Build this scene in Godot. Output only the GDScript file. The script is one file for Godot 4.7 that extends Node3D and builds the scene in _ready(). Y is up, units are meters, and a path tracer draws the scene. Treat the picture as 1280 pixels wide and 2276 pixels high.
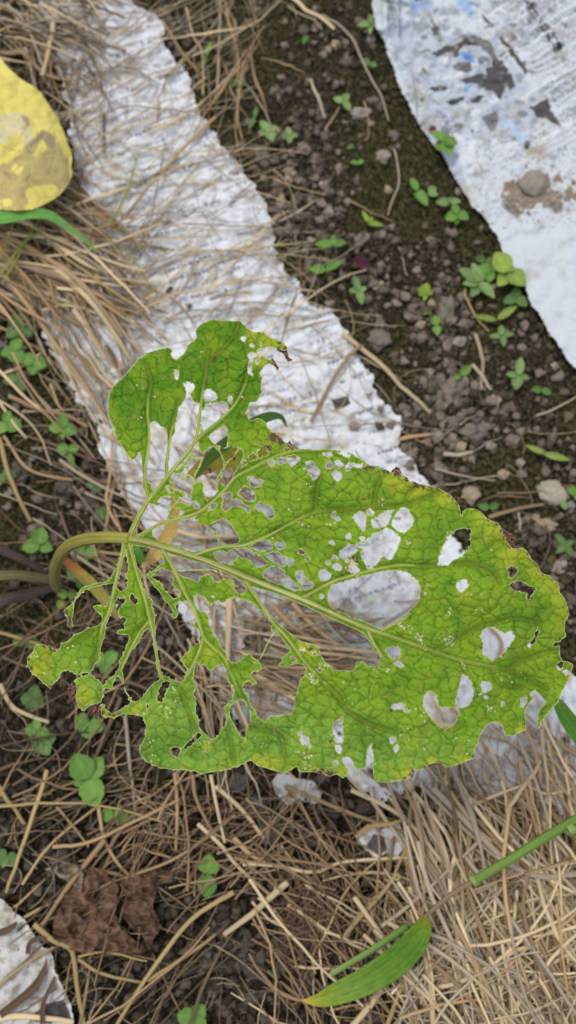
extends Node3D
# A half-eaten green leaf above bare soil, newspaper mulch, straw and seedlings, seen from above.

const FOCAL := 20.0
const PITCH := 10.0                       # degrees away from straight down
const SCALE := 1138.0 / 0.6               # photo pixels per unit of tangent
const LEAF_PX := 0.000236                 # metres per photo pixel at the big leaf
const GROUND_PX := 0.000333

var eye: Vector3
var fwd: Vector3
var upv: Vector3
var rng := RandomNumberGenerator.new()
var n_low := FastNoiseLite.new()
var n_mid := FastNoiseLite.new()
var n_fine := FastNoiseLite.new()
var n_cell := FastNoiseLite.new()
var n_cell2 := FastNoiseLite.new()
var names := {}
var mats := {}

# ------------------------------------------------------------------ helpers
func setup_noise() -> void:
	for n in [n_low, n_mid, n_fine]:
		n.noise_type = FastNoiseLite.TYPE_SIMPLEX_SMOOTH
		n.fractal_type = FastNoiseLite.FRACTAL_FBM
		n.fractal_octaves = 3
	n_low.seed = 11; n_low.frequency = 1.0
	n_mid.seed = 12; n_mid.frequency = 1.0
	n_fine.seed = 13; n_fine.frequency = 1.0
	for n in [n_cell, n_cell2]:
		n.noise_type = FastNoiseLite.TYPE_CELLULAR
		n.cellular_distance_function = FastNoiseLite.DISTANCE_EUCLIDEAN
		n.cellular_return_type = FastNoiseLite.RETURN_DISTANCE2_SUB
		n.fractal_type = FastNoiseLite.FRACTAL_NONE
		n.frequency = 1.0
	n_cell.seed = 21; n_cell.cellular_jitter = 0.85
	n_cell2.seed = 22; n_cell2.cellular_jitter = 0.95

func at(x: float, y: float, h := 0.0) -> Vector3:          # the point at height h that stands at this place of the plan
	var d := fwd + Vector3((x - 640.0) / SCALE, 0, 0) - upv * ((y - 1138.0) / SCALE)
	return eye + d * ((eye.y - h) / -d.y)

func soil_height(p: Vector3) -> float:
	return 0.006 * n_low.get_noise_2d(p.x * 7.0, p.z * 7.0) + 0.0035 * n_mid.get_noise_2d(p.x * 38.0, p.z * 38.0)

func numbered(called: String) -> String:
	if not names.has(called):
		names[called] = 0
		return called
	names[called] += 1
	return "%s_%03d" % [called, names[called]]

func tag(o: Node, label: String, category: String, group := "", kind := "") -> Node:
	if label: o.set_meta("label", label)
	if category: o.set_meta("category", category)
	if group: o.set_meta("group", group)
	if kind: o.set_meta("kind", kind)
	return o

func thing(called: String, pos: Vector3, label: String, category: String, group := "") -> Node3D:
	var o := Node3D.new()
	o.name = numbered(called)
	o.position = pos
	add_child(o, true)
	tag(o, label, category, group)
	return o

func put(called: String, mesh: Mesh, m: Material, parent: Node = self) -> MeshInstance3D:
	var o := MeshInstance3D.new()
	o.name = numbered(called) if parent == self else called
	o.mesh = mesh
	o.material_override = m
	parent.add_child(o, true)
	return o

func mat(called: String, rough := 0.8, spec := 0.3, back := Color.BLACK) -> StandardMaterial3D:
	if mats.has(called): return mats[called]
	var m := StandardMaterial3D.new()
	m.resource_name = called
	m.vertex_color_use_as_albedo = true
	m.roughness = rough
	m.metallic_specular = spec
	m.cull_mode = BaseMaterial3D.CULL_DISABLED
	if back != Color.BLACK:
		m.backlight_enabled = true
		m.backlight = back
	mats[called] = m
	return m

class Shape:
	var v := PackedVector3Array()
	var c := PackedColorArray()
	var uv := PackedVector2Array()
	var idx := PackedInt32Array()
	func add(p: Vector3, col: Color) -> int:
		v.append(p); c.append(col)
		return v.size() - 1
	func tri(a: int, b: int, d: int) -> void:
		idx.append(a); idx.append(b); idx.append(d)
	func quad(a: int, b: int, d: int, e: int) -> void:
		tri(a, b, d); tri(a, d, e)
	func mesh() -> ArrayMesh:
		var n := PackedVector3Array(); n.resize(v.size())
		var k := 0
		while k < idx.size():
			var a := idx[k]; var b := idx[k + 1]; var d := idx[k + 2]
			var f := (v[d] - v[a]).cross(v[b] - v[a])
			n[a] += f; n[b] += f; n[d] += f
			k += 3
		for i in n.size():
			n[i] = n[i].normalized() if n[i].length_squared() > 1e-30 else Vector3.UP
		var arr := []
		arr.resize(Mesh.ARRAY_MAX)
		arr[Mesh.ARRAY_VERTEX] = v; arr[Mesh.ARRAY_NORMAL] = n; arr[Mesh.ARRAY_COLOR] = c; arr[Mesh.ARRAY_INDEX] = idx
		if uv.size() == v.size() and uv.size() > 0: arr[Mesh.ARRAY_TEX_UV] = uv
		var m := ArrayMesh.new()
		m.add_surface_from_arrays(Mesh.PRIMITIVE_TRIANGLES, arr)
		return m

func curve(pts: PackedVector3Array, sub := 4) -> PackedVector3Array:      # Catmull-Rom through the points
	var out := PackedVector3Array()
	for i in pts.size() - 1:
		var a := pts[maxi(i - 1, 0)]; var b := pts[i]; var c := pts[i + 1]; var d := pts[mini(i + 2, pts.size() - 1)]
		for k in sub:
			out.append(b.cubic_interpolate(c, a, d, float(k) / sub))
	out.append(pts[-1])
	return out

func tube(s: Shape, p: PackedVector3Array, r: PackedFloat32Array, sides: int, cols: Array, flat := 1.0, streak := 0.0) -> void:
	var n := p.size()
	var first := s.v.size()
	for i in n:
		var t := (p[mini(i + 1, n - 1)] - p[maxi(i - 1, 0)]).normalized()
		var side := t.cross(Vector3.UP)
		side = side.normalized() if side.length() > 0.05 else Vector3.RIGHT
		var top := side.cross(t).normalized()
		var f := float(i) / maxf(1.0, n - 1.0) * (cols.size() - 1)
		var col: Color = cols[int(f)].lerp(cols[mini(int(f) + 1, cols.size() - 1)], f - int(f))
		for k in sides:
			var a := TAU * k / sides
			var st := streak * (float(k * 7 % 5) / 2.0 - 1.0 + 1.4 * n_fine.get_noise_2d(i * 0.16 + r[0] * 9000.0, k * 3.7))
			var rr := r[i] * (1.0 + 0.14 * st)
			s.add(p[i] + side * cos(a) * rr + top * sin(a) * rr * flat, Color(col.r * (1.0 + st), col.g * (1.0 + st), col.b * (1.0 + st)))
	for i in n - 1:
		for k in sides:
			var a := first + i * sides + k
			var b := first + i * sides + (k + 1) % sides
			s.quad(a, b, b + sides, a + sides)
	for e: int in [0, n - 1]:
		var c := s.add(p[e], s.c[first + e * sides])
		for k in sides:
			var a := first + e * sides + k
			var b := first + e * sides + (k + 1) % sides
			if e == 0: s.tri(c, b, a)
			else: s.tri(c, a, b)

func nums(text: String) -> PackedFloat32Array:
	var out := PackedFloat32Array()
	for w in text.replace(",", " ").split(" ", false): out.append(w.to_float())
	return out

func poly(text: String) -> PackedVector2Array:
	var a := nums(text)
	var out := PackedVector2Array()
	for i in a.size() / 2: out.append(Vector2(a[i * 2], a[i * 2 + 1]))
	return out

func path3(text: String) -> PackedVector3Array:
	var a := nums(text)
	var out := PackedVector3Array()
	for i in a.size() / 3: out.append(Vector3(a[i * 3], a[i * 3 + 1], a[i * 3 + 2]))
	return out

func fill_poly(im: Image, pts: PackedVector2Array, col: Color) -> void:
	var lo := 1e9; var hi := -1e9
	for p in pts: lo = minf(lo, p.y); hi = maxf(hi, p.y)
	var n := pts.size()
	for y in range(maxi(0, int(floor(lo))), mini(im.get_height(), int(ceil(hi)) + 1)):
		var yy := y + 0.5
		var xs := PackedFloat32Array()
		for i in n:
			var a := pts[i]; var b := pts[(i + 1) % n]
			if (a.y <= yy) != (b.y <= yy): xs.append(a.x + (yy - a.y) / (b.y - a.y) * (b.x - a.x))
		xs.sort()
		for k in xs.size() / 2:
			var x0 := maxi(0, int(round(xs[k * 2]))); var x1 := mini(im.get_width(), int(round(xs[k * 2 + 1])))
			if x1 > x0: im.fill_rect(Rect2i(x0, y, x1 - x0, 1), col)

func draw_line_px(im: Image, a: Vector2, b: Vector2, wa: float, wb: float, col: Color) -> void:
	var d := (b - a).normalized().orthogonal()
	fill_poly(im, PackedVector2Array([a + d * wa * 0.5, b + d * wb * 0.5, b - d * wb * 0.5, a - d * wa * 0.5]), col)

func disc(im: Image, c: Vector2, rx: float, ry: float, col: Color, ang := 0.0, rough := 0.0) -> void:
	var pts := PackedVector2Array()
	for k in 14:
		var a := TAU * k / 14.0
		var q := 1.0 + rough * sin(a * 3.0 + c.x) + rough * 0.7 * sin(a * 5.0 + c.y)
		pts.append(c + Vector2(cos(a) * rx * q, sin(a) * ry * q).rotated(ang))
	fill_poly(im, pts, col)

# A sheet cut out by a mask: marching squares, so that holes and torn edges are real.
func cut_sheet(mask: Image, off: Vector2, step: int, ragged: float, place: Callable, tint: Callable, uvs = null) -> ArrayMesh:
	var w := mask.get_width() / step; var h := mask.get_height() / step
	var small: Image = mask.duplicate()
	small.resize(w, h, Image.INTERPOLATE_BILINEAR)
	var raw := small.get_data()
	var f := PackedFloat32Array(); f.resize(w * h)
	for j in range(1, h - 1):
		for i in range(1, w - 1):
			var k := j * w + i
			f[k] = (raw[k] * 4 + raw[k - 1] + raw[k + 1] + raw[k - w] + raw[k + w]) / 2040.0
	if ragged > 0.0:
		for j in range(1, h - 1):
			for i in range(1, w - 1):
				var k := j * w + i
				if f[k] > 0.02 and f[k] < 0.98:
					f[k] += ragged * n_fine.get_noise_2d(i * step * 0.11 + off.x, j * step * 0.11)
	var s := Shape.new()
	var corner := PackedInt32Array(); corner.resize(w * h); corner.fill(-1)
	var across := corner.duplicate(); var down := corner.duplicate()
	var with_uv: bool = uvs != null
	var ring := PackedInt32Array()
	for j in h - 1:
		for i in w - 1:
			var k := j * w + i
			var a := f[k]; var b := f[k + 1]; var c := f[k + w + 1]; var d := f[k + w]
			if a < 0.5 and b < 0.5 and c < 0.5 and d < 0.5: continue
			ring.clear()
			for e in 4:
				var v0: float; var v1: float; var n0: int; var x0: int; var y0: int
				match e:
					0: v0 = a; v1 = b; n0 = k; x0 = i; y0 = j
					1: v0 = b; v1 = c; n0 = k + 1; x0 = i + 1; y0 = j
					2: v0 = c; v1 = d; n0 = k + w + 1; x0 = i + 1; y0 = j + 1
					_: v0 = d; v1 = a; n0 = k + w; x0 = i; y0 = j + 1
				if v0 >= 0.5:
					if corner[n0] < 0:
						var x := off.x + (x0 + 0.5) * step; var y := off.y + (y0 + 0.5) * step
						corner[n0] = s.add(place.call(x, y), tint.call(x, y, v0))
						if with_uv: s.uv.append(uvs.call(s.v[-1]))
					ring.append(corner[n0])
				if (v0 >= 0.5) != (v1 >= 0.5):
					var t := (0.5 - v0) / (v1 - v0)
					var x := x0 + 0.5; var y := y0 + 0.5
					var store: PackedInt32Array
					var at_k: int
					match e:
						0: x += t; at_k = k
						1: y += t; at_k = k + 1
						2: x -= t; at_k = k + w
						_: y -= t; at_k = k
					var have := across[at_k] if e % 2 == 0 else down[at_k]
					if have < 0:
						x = off.x + x * step; y = off.y + y * step
						have = s.add(place.call(x, y), tint.call(x, y, 0.5))
						if with_uv: s.uv.append(uvs.call(s.v[-1]))
						if e % 2 == 0: across[at_k] = have
						else: down[at_k] = have
					ring.append(have)
			for q in range(1, ring.size() - 1): s.tri(ring[0], ring[q], ring[q + 1])
	return s.mesh()

# ------------------------------------------------------------------ the big leaf
var leaf_mask: Image
const LX := 40.0
const LY := 690.0
var groove := PackedFloat32Array()      # distance to the lateral veins, on a 2 px grid
var groove_w := PackedFloat32Array()      # how wide the nearest of them is
var gw := 0
var gh := 0

func f(text: String, teeth := 0.0) -> void:
	var q := shifted(poly(text))
	fill_poly(leaf_mask, q, Color.WHITE)
	if teeth > 0.0: add_teeth(q, teeth)
func c(text: String) -> void:
	var q := shifted(poly(text))
	fill_poly(leaf_mask, q, Color.BLACK)
	add_teeth(q, 0.5)
var spikes := []
func add_teeth(q: PackedVector2Array, share: float) -> void:      # short bristles along a gnawed edge
	for i in q.size():
		var a := q[i]; var b := q[(i + 1) % q.size()]
		var n := int(a.distance_to(b) / 7.0)
		var o := (b - a).orthogonal().normalized()
		for k in n:
			if rng.randf() > share: continue
			var m := a.lerp(b, (k + rng.randf()) / n)
			var half := rng.randf_range(1.6, 2.8); var l := rng.randf_range(3.0, 6.5)
			var lean := (b - a).normalized() * rng.randf_range(-2.5, 2.5)
			spikes.append(PackedVector2Array([m + o.orthogonal() * half, m + o * l + lean, m - o.orthogonal() * half, m - o * l - lean]))
func e(text: String) -> void:
	var a := nums(text)
	for i in a.size() / 4: disc(leaf_mask, Vector2(a[i * 4] - LX, a[i * 4 + 1] - LY), a[i * 4 + 2], a[i * 4 + 3], Color.BLACK, 0.3, 0.12)
func s(text: String) -> void:
	var p := curve(path3(text), 4)
	for i in p.size() - 1:
		var a := Vector2(p[i].x - LX, p[i].y - LY); var b := Vector2(p[i + 1].x - LX, p[i + 1].y - LY)
		draw_line_px(leaf_mask, a, b, p[i].z, p[i + 1].z, Color.WHITE)
		disc(leaf_mask, b, p[i + 1].z * 0.5, p[i + 1].z * 0.5, Color.WHITE)
func shifted(p: PackedVector2Array) -> PackedVector2Array:
	for i in p.size(): p[i] -= Vector2(LX, LY)
	return p

const MIDRIB := "270,1197,21 300,1199,21 360,1214,19 430,1236,17 500,1263,15 560,1288,14 620,1312,13 680,1336,12 740,1363,11 800,1390,10 850,1408,9 900,1425,7 960,1446,6 1020,1466,5 1090,1481,4 1130,1489,3.5 1180,1510,3 1215,1530,2.5"

func side_veins() -> Array:
	return [
		"288,1192,13 305,1155,12 330,1112,11 352,1085,10 374,1058,10 400,1025,9 425,995,9 437,968,8 443,925,7 447,895,6 452,860,4 458,820,3 463,780,2.5",
		"330,1112,9 325,1085,8 322,1050,7 328,1010,7 332,960,6 328,920,5 330,880,4 336,850,3 325,810,2",
		"370,1062,8 371,1030,6 375,995,6 381,960,5 392,915,3 396,890,2",
		"432,985,8 455,960,8 480,940,7 505,918,7 525,895,6 540,865,5 547,845,4 552,815,3",
		"302,1196,9 345,1170,8 375,1158,8 429,1144,8 461,1125,8 500,1088,7 524,1060,6 560,1041,6 600,1020,5 640,1005,5 680,1000,4 720,1003,3 760,1010,2.5",
		"428,1236,10 455,1226,9 495,1216,8 545,1211,8 595,1191,7 640,1167,5 700,1138,4 770,1132,3 840,1127,3 900,1124,3 940,1108,2.5 985,1092,2",
		"668,1331,9 700,1314,8 740,1293,8 790,1277,7 840,1264,6 890,1256,5 940,1258,4 1000,1254,3 1060,1254,3 1095,1268,2.5 1112,1296,2",
		"846,1402,7 872,1388,6 900,1374,5 918,1356,4 936,1330,3",
		"546,1292,9 570,1328,8 595,1365,8 612,1390,8 636,1415,7 655,1440,6 680,1475,5 714,1512,4 750,1546,4 765,1573,3 800,1598,3 830,1612,2.5 880,1628,2",
		"360,1218,10 378,1250,9 398,1290,9 415,1325,8 432,1355,8 445,1395,8 455,1420,7 475,1440,6 498,1462,5 512,1495,5 530,1535,4 540,1560,3",
		"452,1418,7 442,1450,7 428,1480,6 412,1508,5 400,1522,4",
		"286,1205,9 296,1240,8 308,1285,8 322,1330,7 332,1372,7 340,1405,6 344,1430,6 349,1465,6 357,1500,6 366,1515,4",
		"330,1382,6 312,1405,6 295,1435,5 280,1465,5 266,1495,4",
		"276,1206,9 269,1245,9 258,1290,9 250,1330,8 241,1365,8 228,1392,7 222,1420,4 214,1460,3 205,1490,2",
		"818,1402,7 828,1425,7 845,1452,5 866,1480,3",
		"1024,1468,4 1036,1492,4 1048,1520,3 1056,1545,2.5",
		"962,1446,3 1010,1425,2.5 1060,1396,2.5 1110,1382,2.5 1150,1375,2 1196,1384,2",
		"1130,1489,3 1160,1470,2.5 1205,1452,2 1240,1446,2",
		"1092,1482,2.5 1110,1520,2 1160,1528,2",
		"395,1518,3 410,1560,2.5 425,1600,2.5 440,1640,2",
		"560,1620,2.5 600,1625,2.5 625,1640,2.5 632,1680,2",
		"505,1612,3 512,1650,3 520,1690,2",
		"205,1400,2.5 180,1420,2 150,1440,2",
		"530,718,2 520,745,2 495,775,2 470,800,2.5",
		"700,1138,2 705,1090,2 712,1060,2",
		"830,1127,2 835,1090,2 850,1060,2 866,1050,2",
		"900,1124,2 905,1100,2 925,1082,2",
	]

func leaf_height(x: float, y: float) -> float:
	var a := (x - 290.0) / 1000.0
	var ym := 1200.0 + (x - 290.0) * 0.31
	var b := (y - 1250.0) / 480.0
	var droop := maxf(0.0, (x - 1000.0) / 280.0)
	return 0.178 + 0.020 * sin(clampf(a, -0.3, 1.2) * PI * 0.8) - 0.016 * b * b + 0.007 * minf(1.0, absf(y - ym) / 170.0) - 0.016 * droop * droop + 0.0055 * n_low.get_noise_2d(x / 150.0, y / 150.0)

func vein_gap(x: float, y: float) -> float:
	var i := clampi(int((x - LX) * 0.5), 0, gw - 1); var j := clampi(int((y - LY) * 0.5), 0, gh - 1)
	return groove[j * gw + i]

func cells(x: float, y: float) -> Vector2:
	var wx := x + 9.0 * n_mid.get_noise_2d(x / 60.0, y / 60.0); var wy := y + 9.0 * n_mid.get_noise_2d(x / 60.0 + 40.0, y / 60.0)
	return Vector2(n_cell.get_noise_2d(wx / 29.0 + 0.25 * sin(wy / 70.0), wy / 22.0) + 1.0, n_cell2.get_noise_2d(wx / 13.0, wy / 13.0) + 1.0)

func leaf_place(x: float, y: float) -> Vector3:
	var q := cells(x, y)
	var g := vein_gap(x, y)
	var bulge := 0.0013 * (1.0 - exp(-q.x * 6.0)) + 0.00034 * (1.0 - exp(-q.y * 4.0))
	bulge *= clampf(g / 12.0, 0.0, 1.0) * 0.85 + 0.15
	bulge += 0.0010 * clampf(g / 16.0, 0.0, 1.0)
	return at(x, y, leaf_height(x, y) + bulge)

var yellow_spots := PackedVector3Array()
var brown_spots := PackedVector3Array()
var specks := {}

func leaf_tint(x: float, y: float, cover: float) -> Color:
	var q := cells(x, y)
	var g := vein_gap(x, y)
	var base := Color(0.178, 0.306, 0.023).lerp(Color(0.184, 0.332, 0.056), clampf((y - 1500.0) / 120.0 + (500.0 - x) / 600.0, 0.0, 0.8)).lerp(Color(0.076, 0.19, 0.010), smoothstep(1010.0, 900.0, y) * 0.85)
	var big := n_low.get_noise_2d(x / 110.0 + 7.0, y / 110.0)
	base = base.lerp(Color(0.225, 0.335, 0.022), clampf(big * 1.2, 0.0, 0.5)).lerp(Color(0.088, 0.20, 0.016), clampf(-big * 1.3, 0.0, 0.6))
	base *= 1.0 + 0.22 * n_fine.get_noise_2d(x / 9.0, y / 9.0)
	base = base.lerp(Color(0.21, 0.255, 0.04), clampf(n_mid.get_noise_2d(x / 30.0 + 70.0, y / 30.0) * 1.6 - 0.25, 0.0, 0.55))
	for p in yellow_spots:
		var d := Vector2(p.x - x, p.y - y).length() / p.z + 0.35 * n_mid.get_noise_2d(x / 14.0, y / 14.0)
		if d < 1.0: base = base.lerp(Color(0.37, 0.41, 0.035), smoothstep(1.05, 0.2, d) * 0.72)
	var vary := 0.62 + 0.9 * n_mid.get_noise_2d(x / 45.0 + 3.0, y / 45.0)
	var line := smoothstep(0.085, 0.0, q.x) * clampf(vary + 0.35, 0.6, 1.0)
	var thin := smoothstep(0.12, 0.0, q.y) * clampf(vary, 0.1, 1.0)
	base = base.lerp(base * Color(0.40, 0.50, 0.6), line * 0.9).lerp(base * Color(0.62, 0.72, 0.8), thin * 0.6)
	if g < 7.0:
		var gi := clampi(int((y - LY) * 0.5), 0, gh - 1) * gw + clampi(int((x - LX) * 0.5), 0, gw - 1)
		var fine := smoothstep(5.0, 3.2, groove_w[gi])
		base = base.lerp(Color(0.24, 0.29, 0.06).lerp(Color(0.115, 0.15, 0.022), fine), smoothstep(2.6, 0.3, g) * 0.7)
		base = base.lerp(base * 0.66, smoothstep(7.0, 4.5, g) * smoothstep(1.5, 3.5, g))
	var speck = specks.get(int(x / 2.0) * 4096 + int(y / 2.0))
	if speck != null: base = base.lerp(speck, 0.8)
	for p in brown_spots:
		var d := Vector2(p.x - x, p.y - y).length() / p.z + 0.6 * n_fine.get_noise_2d(x / 6.0, y / 6.0)
		if d < 1.0: base = base.lerp(Color(0.12, 0.064, 0.045), smoothstep(1.0, 0.6, d))
	if cover < 0.97: base = base.lerp(Color(0.60, 0.62, 0.32), smoothstep(0.98, 0.6, cover) * 0.75)
	base.a = 1.0
	return base.clamp()

func speckle(cx: float, cy: float, r: float, n: int, col: Color, size := 1.6) -> void:
	for k in n:
		var a := rng.randf() * TAU; var d := r * sqrt(rng.randf())
		var px := cx + cos(a) * d; var py := cy + sin(a) * d
		var sz := size * rng.randf_range(0.6, 1.8)
		var i := -sz
		while i <= sz:
			var j := -sz
			while j <= sz:
				if i * i + j * j <= sz * sz: specks[int((px + i) / 2.0) * 4096 + int((py + j) / 2.0)] = col
				j += 1.0
			i += 1.0

func trace_leaf() -> void:
	leaf_mask = Image.create_empty(1250, 1070, false, Image.FORMAT_L8)
	# the two upper lobes
	f("317,1080 326,1107 334,1097 342,1102 336,1075 330,1072 326,1060 326,1030 332,1002 331,980 332,945 338,938 345,936 355,946 368,953 372,965 372,985 366,1030 366,1058 374,1058 374,1035 378,1000 380,972 385,969 390,960 389,950 392,935 395,920 397,905 404,900 412,886 415,872 418,852 410,845 404,835 400,822 398,810 392,799 384,795 380,787 384,781 380,774 372,772 361,774 345,779 327,784 305,800 289,820 272,840 252,857 245,870 240,890 240,920 247,940 252,950 257,975 265,982 276,1002 282,1012 295,1024 302,1017 306,1007 311,1005 314,1017 315,1030 317,1055")
	f("392,799 400,792 405,789 411,781 415,776 415,770 419,766 426,758 434,756 437,748 434,737 438,728 445,721 462,712 473,710 492,712 530,713 537,716 547,727 562,737 574,738 585,737 597,749 615,755 632,762 639,775 634,780 620,777 607,772 597,771 587,774 575,775 571,782 575,792 585,790 595,799 604,797 605,807 592,811 582,822 577,830 584,840 580,855 582,872 576,885 570,894 554,895 551,912 547,917 552,927 555,937 572,929 585,934 592,942 594,950 603,956 600,975 592,990 560,1000 540,998 530,995 522,995 515,990 504,997 488,997 478,990 468,994 458,1000 452,1012 447,1005 440,990 445,960 446,940 456,927 447,897 432,895 425,886 423,875 427,865 418,850 404,850 398,838 396,820")
	# top middle piece that joins the upper margin of the main blade
	f("532,994 541,997 562,994 579,982 584,972 590,960 607,960 618,966 631,981 642,985 652,996 664,1001 700,1001 690,1014 640,1008 600,1023 560,1045 530,1058 520,1060 532,1039 537,1025 542,1016 539,1003")
	# main blade with its lower right part
	f("660,1001 681,1001 702,1002 720,997 733,999 745,1000 765,1004 785,1009 795,1017 812,1026 822,1034 847,1040 862,1047 872,1051 882,1044 888,1048 893,1056 902,1064 911,1068 922,1076 935,1076 955,1080 975,1085 985,1090 1002,1102 1012,1112 1021,1125 1024,1140 1026,1149 1028,1137 1040,1129 1060,1132 1072,1140 1082,1152 1096,1159 1107,1162 1116,1177 1119,1187 1126,1202 1132,1212 1140,1220 1160,1217 1172,1225 1180,1240 1185,1247 1197,1257 1200,1269 1207,1275 1225,1281 1229,1290 1242,1294 1244,1317 1255,1330 1261,1347 1265,1362 1261,1375 1256,1382 1255,1400 1259,1415 1247,1422 1244,1437 1245,1457 1251,1470 1260,1469 1275,1477 1270,1492 1264,1510 1247,1542 1242,1559 1221,1582 1205,1601 1198,1621 1193,1611 1195,1592 1200,1575 1214,1562 1201,1546 1188,1534 1178,1542 1185,1552 1175,1565 1167,1582 1168,1601 1170,1621 1149,1631 1141,1636 1122,1634 1116,1615 1106,1606 1086,1608 1077,1618 1067,1634 1063,1651 1054,1667 1054,1685 1034,1693 1008,1703 991,1705 975,1695 958,1697 935,1713 922,1710 912,1729 896,1734 860,1739 832,1737 831,1725 827,1700 830,1680 827,1670 825,1660 831,1648 822,1657 816,1670 814,1700 807,1710 795,1711 785,1700 780,1687 772,1682 761,1685 762,1695 775,1710 774,1720 762,1730 750,1721 735,1725 720,1722 712,1712 700,1716 665,1716 659,1703 647,1712 630,1719 597,1709 572,1702 560,1692 548,1672 545,1642 546,1620 557,1605 557,1590 567,1580 570,1590 587,1605 602,1590 620,1591 635,1587 647,1587 654,1572 656,1550 664,1527 666,1512 677,1500 680,1484 672,1477 660,1475 640,1481 625,1482 617,1477 628,1470 625,1463 640,1452 644,1446 638,1434 622,1411 640,1403 655,1415 670,1427 697,1432 710,1440 710,1455 717,1462 722,1472 735,1480 740,1490 757,1490 782,1491 790,1482 792,1470 807,1470 820,1481 840,1482 846,1465 842,1450 830,1445 825,1432 812,1412 795,1401 775,1392 740,1376 715,1364 677,1347 640,1330 602,1316 567,1306 550,1300 500,1272 452,1253 410,1242 375,1230 340,1219 290,1211 290,1187 345,1200 395,1215 430,1227 455,1221 495,1212 530,1207 532,1197 520,1175 513,1166 504,1155 494,1153 462,1168 440,1160 430,1150 461,1130 502,1092 524,1062 560,1044 600,1024 640,1006")
	f("318,1190 338,1178 341,1192 352,1203 345,1210 318,1204")
	# pieces between the first two lateral veins
	f("434,1072 442,1070 454,1073 451,1080 451,1092 455,1100 458,1110 463,1112 470,1104 477,1101 483,1090 482,1078 490,1073 497,1078 504,1086 461,1128 429,1148 400,1153 376,1155 372,1148 375,1128 390,1119 396,1116 406,1117 417,1123 424,1122 426,1110 425,1099 430,1085", 0.45)
	f("374,1060 380,1058 376,1070 386,1075 387,1084 397,1093 408,1092 412,1099 410,1105 398,1104 397,1113 391,1116 384,1104 370,1103 357,1106 350,1115 351,1124 337,1121 331,1118 345,1095", 0.45)
	f("385,1050 402,1038 418,1018 430,1004 432,1014 424,1020 410,1038 408,1046 400,1053 390,1052", 0.45)
	# below the midrib
	f("357,1220 372,1238 385,1257 391,1268 397,1277 415,1285 427,1287 440,1296 445,1282 460,1276 470,1280 477,1292 485,1294 497,1287 520,1290 520,1300 522,1312 532,1320 547,1315 547,1307 540,1298 552,1292 562,1312 573,1332 583,1346 596,1361 606,1373 618,1386 631,1396 642,1406 650,1425 640,1436 620,1410 612,1399 602,1405 605,1387 582,1357 565,1342 545,1334 520,1327 505,1332 495,1342 485,1334 475,1340 467,1347 462,1340 457,1330 442,1320 430,1322 432,1340 440,1357 457,1360 464,1372 465,1390 475,1412 485,1422 492,1440 502,1450 505,1465 517,1475 537,1467 542,1452 555,1457 570,1466 580,1477 580,1490 565,1492 556,1500 564,1510 572,1517 562,1522 552,1512 542,1520 539,1527 545,1542 551,1545 555,1565 567,1580 560,1595 550,1572 545,1560 537,1552 525,1558 513,1567 496,1574 517,1555 520,1540 517,1522 506,1517 506,1500 502,1485 492,1476 482,1480 467,1491 461,1487 455,1477 442,1479 436,1470 434,1480 432,1495 428,1510 415,1508 418,1495 416,1487 410,1477 402,1469 405,1460 417,1450 425,1437 430,1437 442,1430 445,1410 440,1397 427,1392 435,1380 435,1367 425,1350 417,1335 405,1336 397,1338 391,1345 392,1357 397,1365 386,1377 382,1367 384,1360 377,1345 365,1335 358,1320 348,1308 338,1297 328,1283 327,1275 345,1265 350,1258 366,1252 362,1240", 0.45)
	c("334,1281 345,1272 357,1263 368,1266 382,1270 386,1280 383,1300 392,1310 402,1317 400,1325 385,1331 370,1316 357,1296")
	# lower left lobe
	f("344,1425 350,1450 351,1472 354,1490 362,1503 367,1502 375,1507 388,1513 400,1516 406,1515 412,1500 420,1487 432,1495 429,1507 431,1517 434,1530 430,1542 436,1552 435,1565 435,1585 441,1600 442,1615 450,1625 457,1632 467,1642 475,1642 485,1635 492,1620 502,1612 504,1595 500,1580 496,1574 513,1566 512,1575 511,1595 520,1607 527,1625 537,1640 545,1643 560,1638 567,1650 565,1672 556,1690 530,1703 500,1711 470,1716 445,1720 436,1714 400,1711 378,1711 345,1703 325,1693 315,1684 310,1672 311,1660 322,1637 325,1612 317,1591 302,1589 272,1587 255,1596 238,1594 224,1589 226,1563 234,1575 242,1584 252,1585 262,1580 277,1572 290,1562 285,1549 295,1559 305,1560 320,1545 325,1537 337,1522 354,1510 351,1492 344,1450 340,1432", 0.45)
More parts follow.
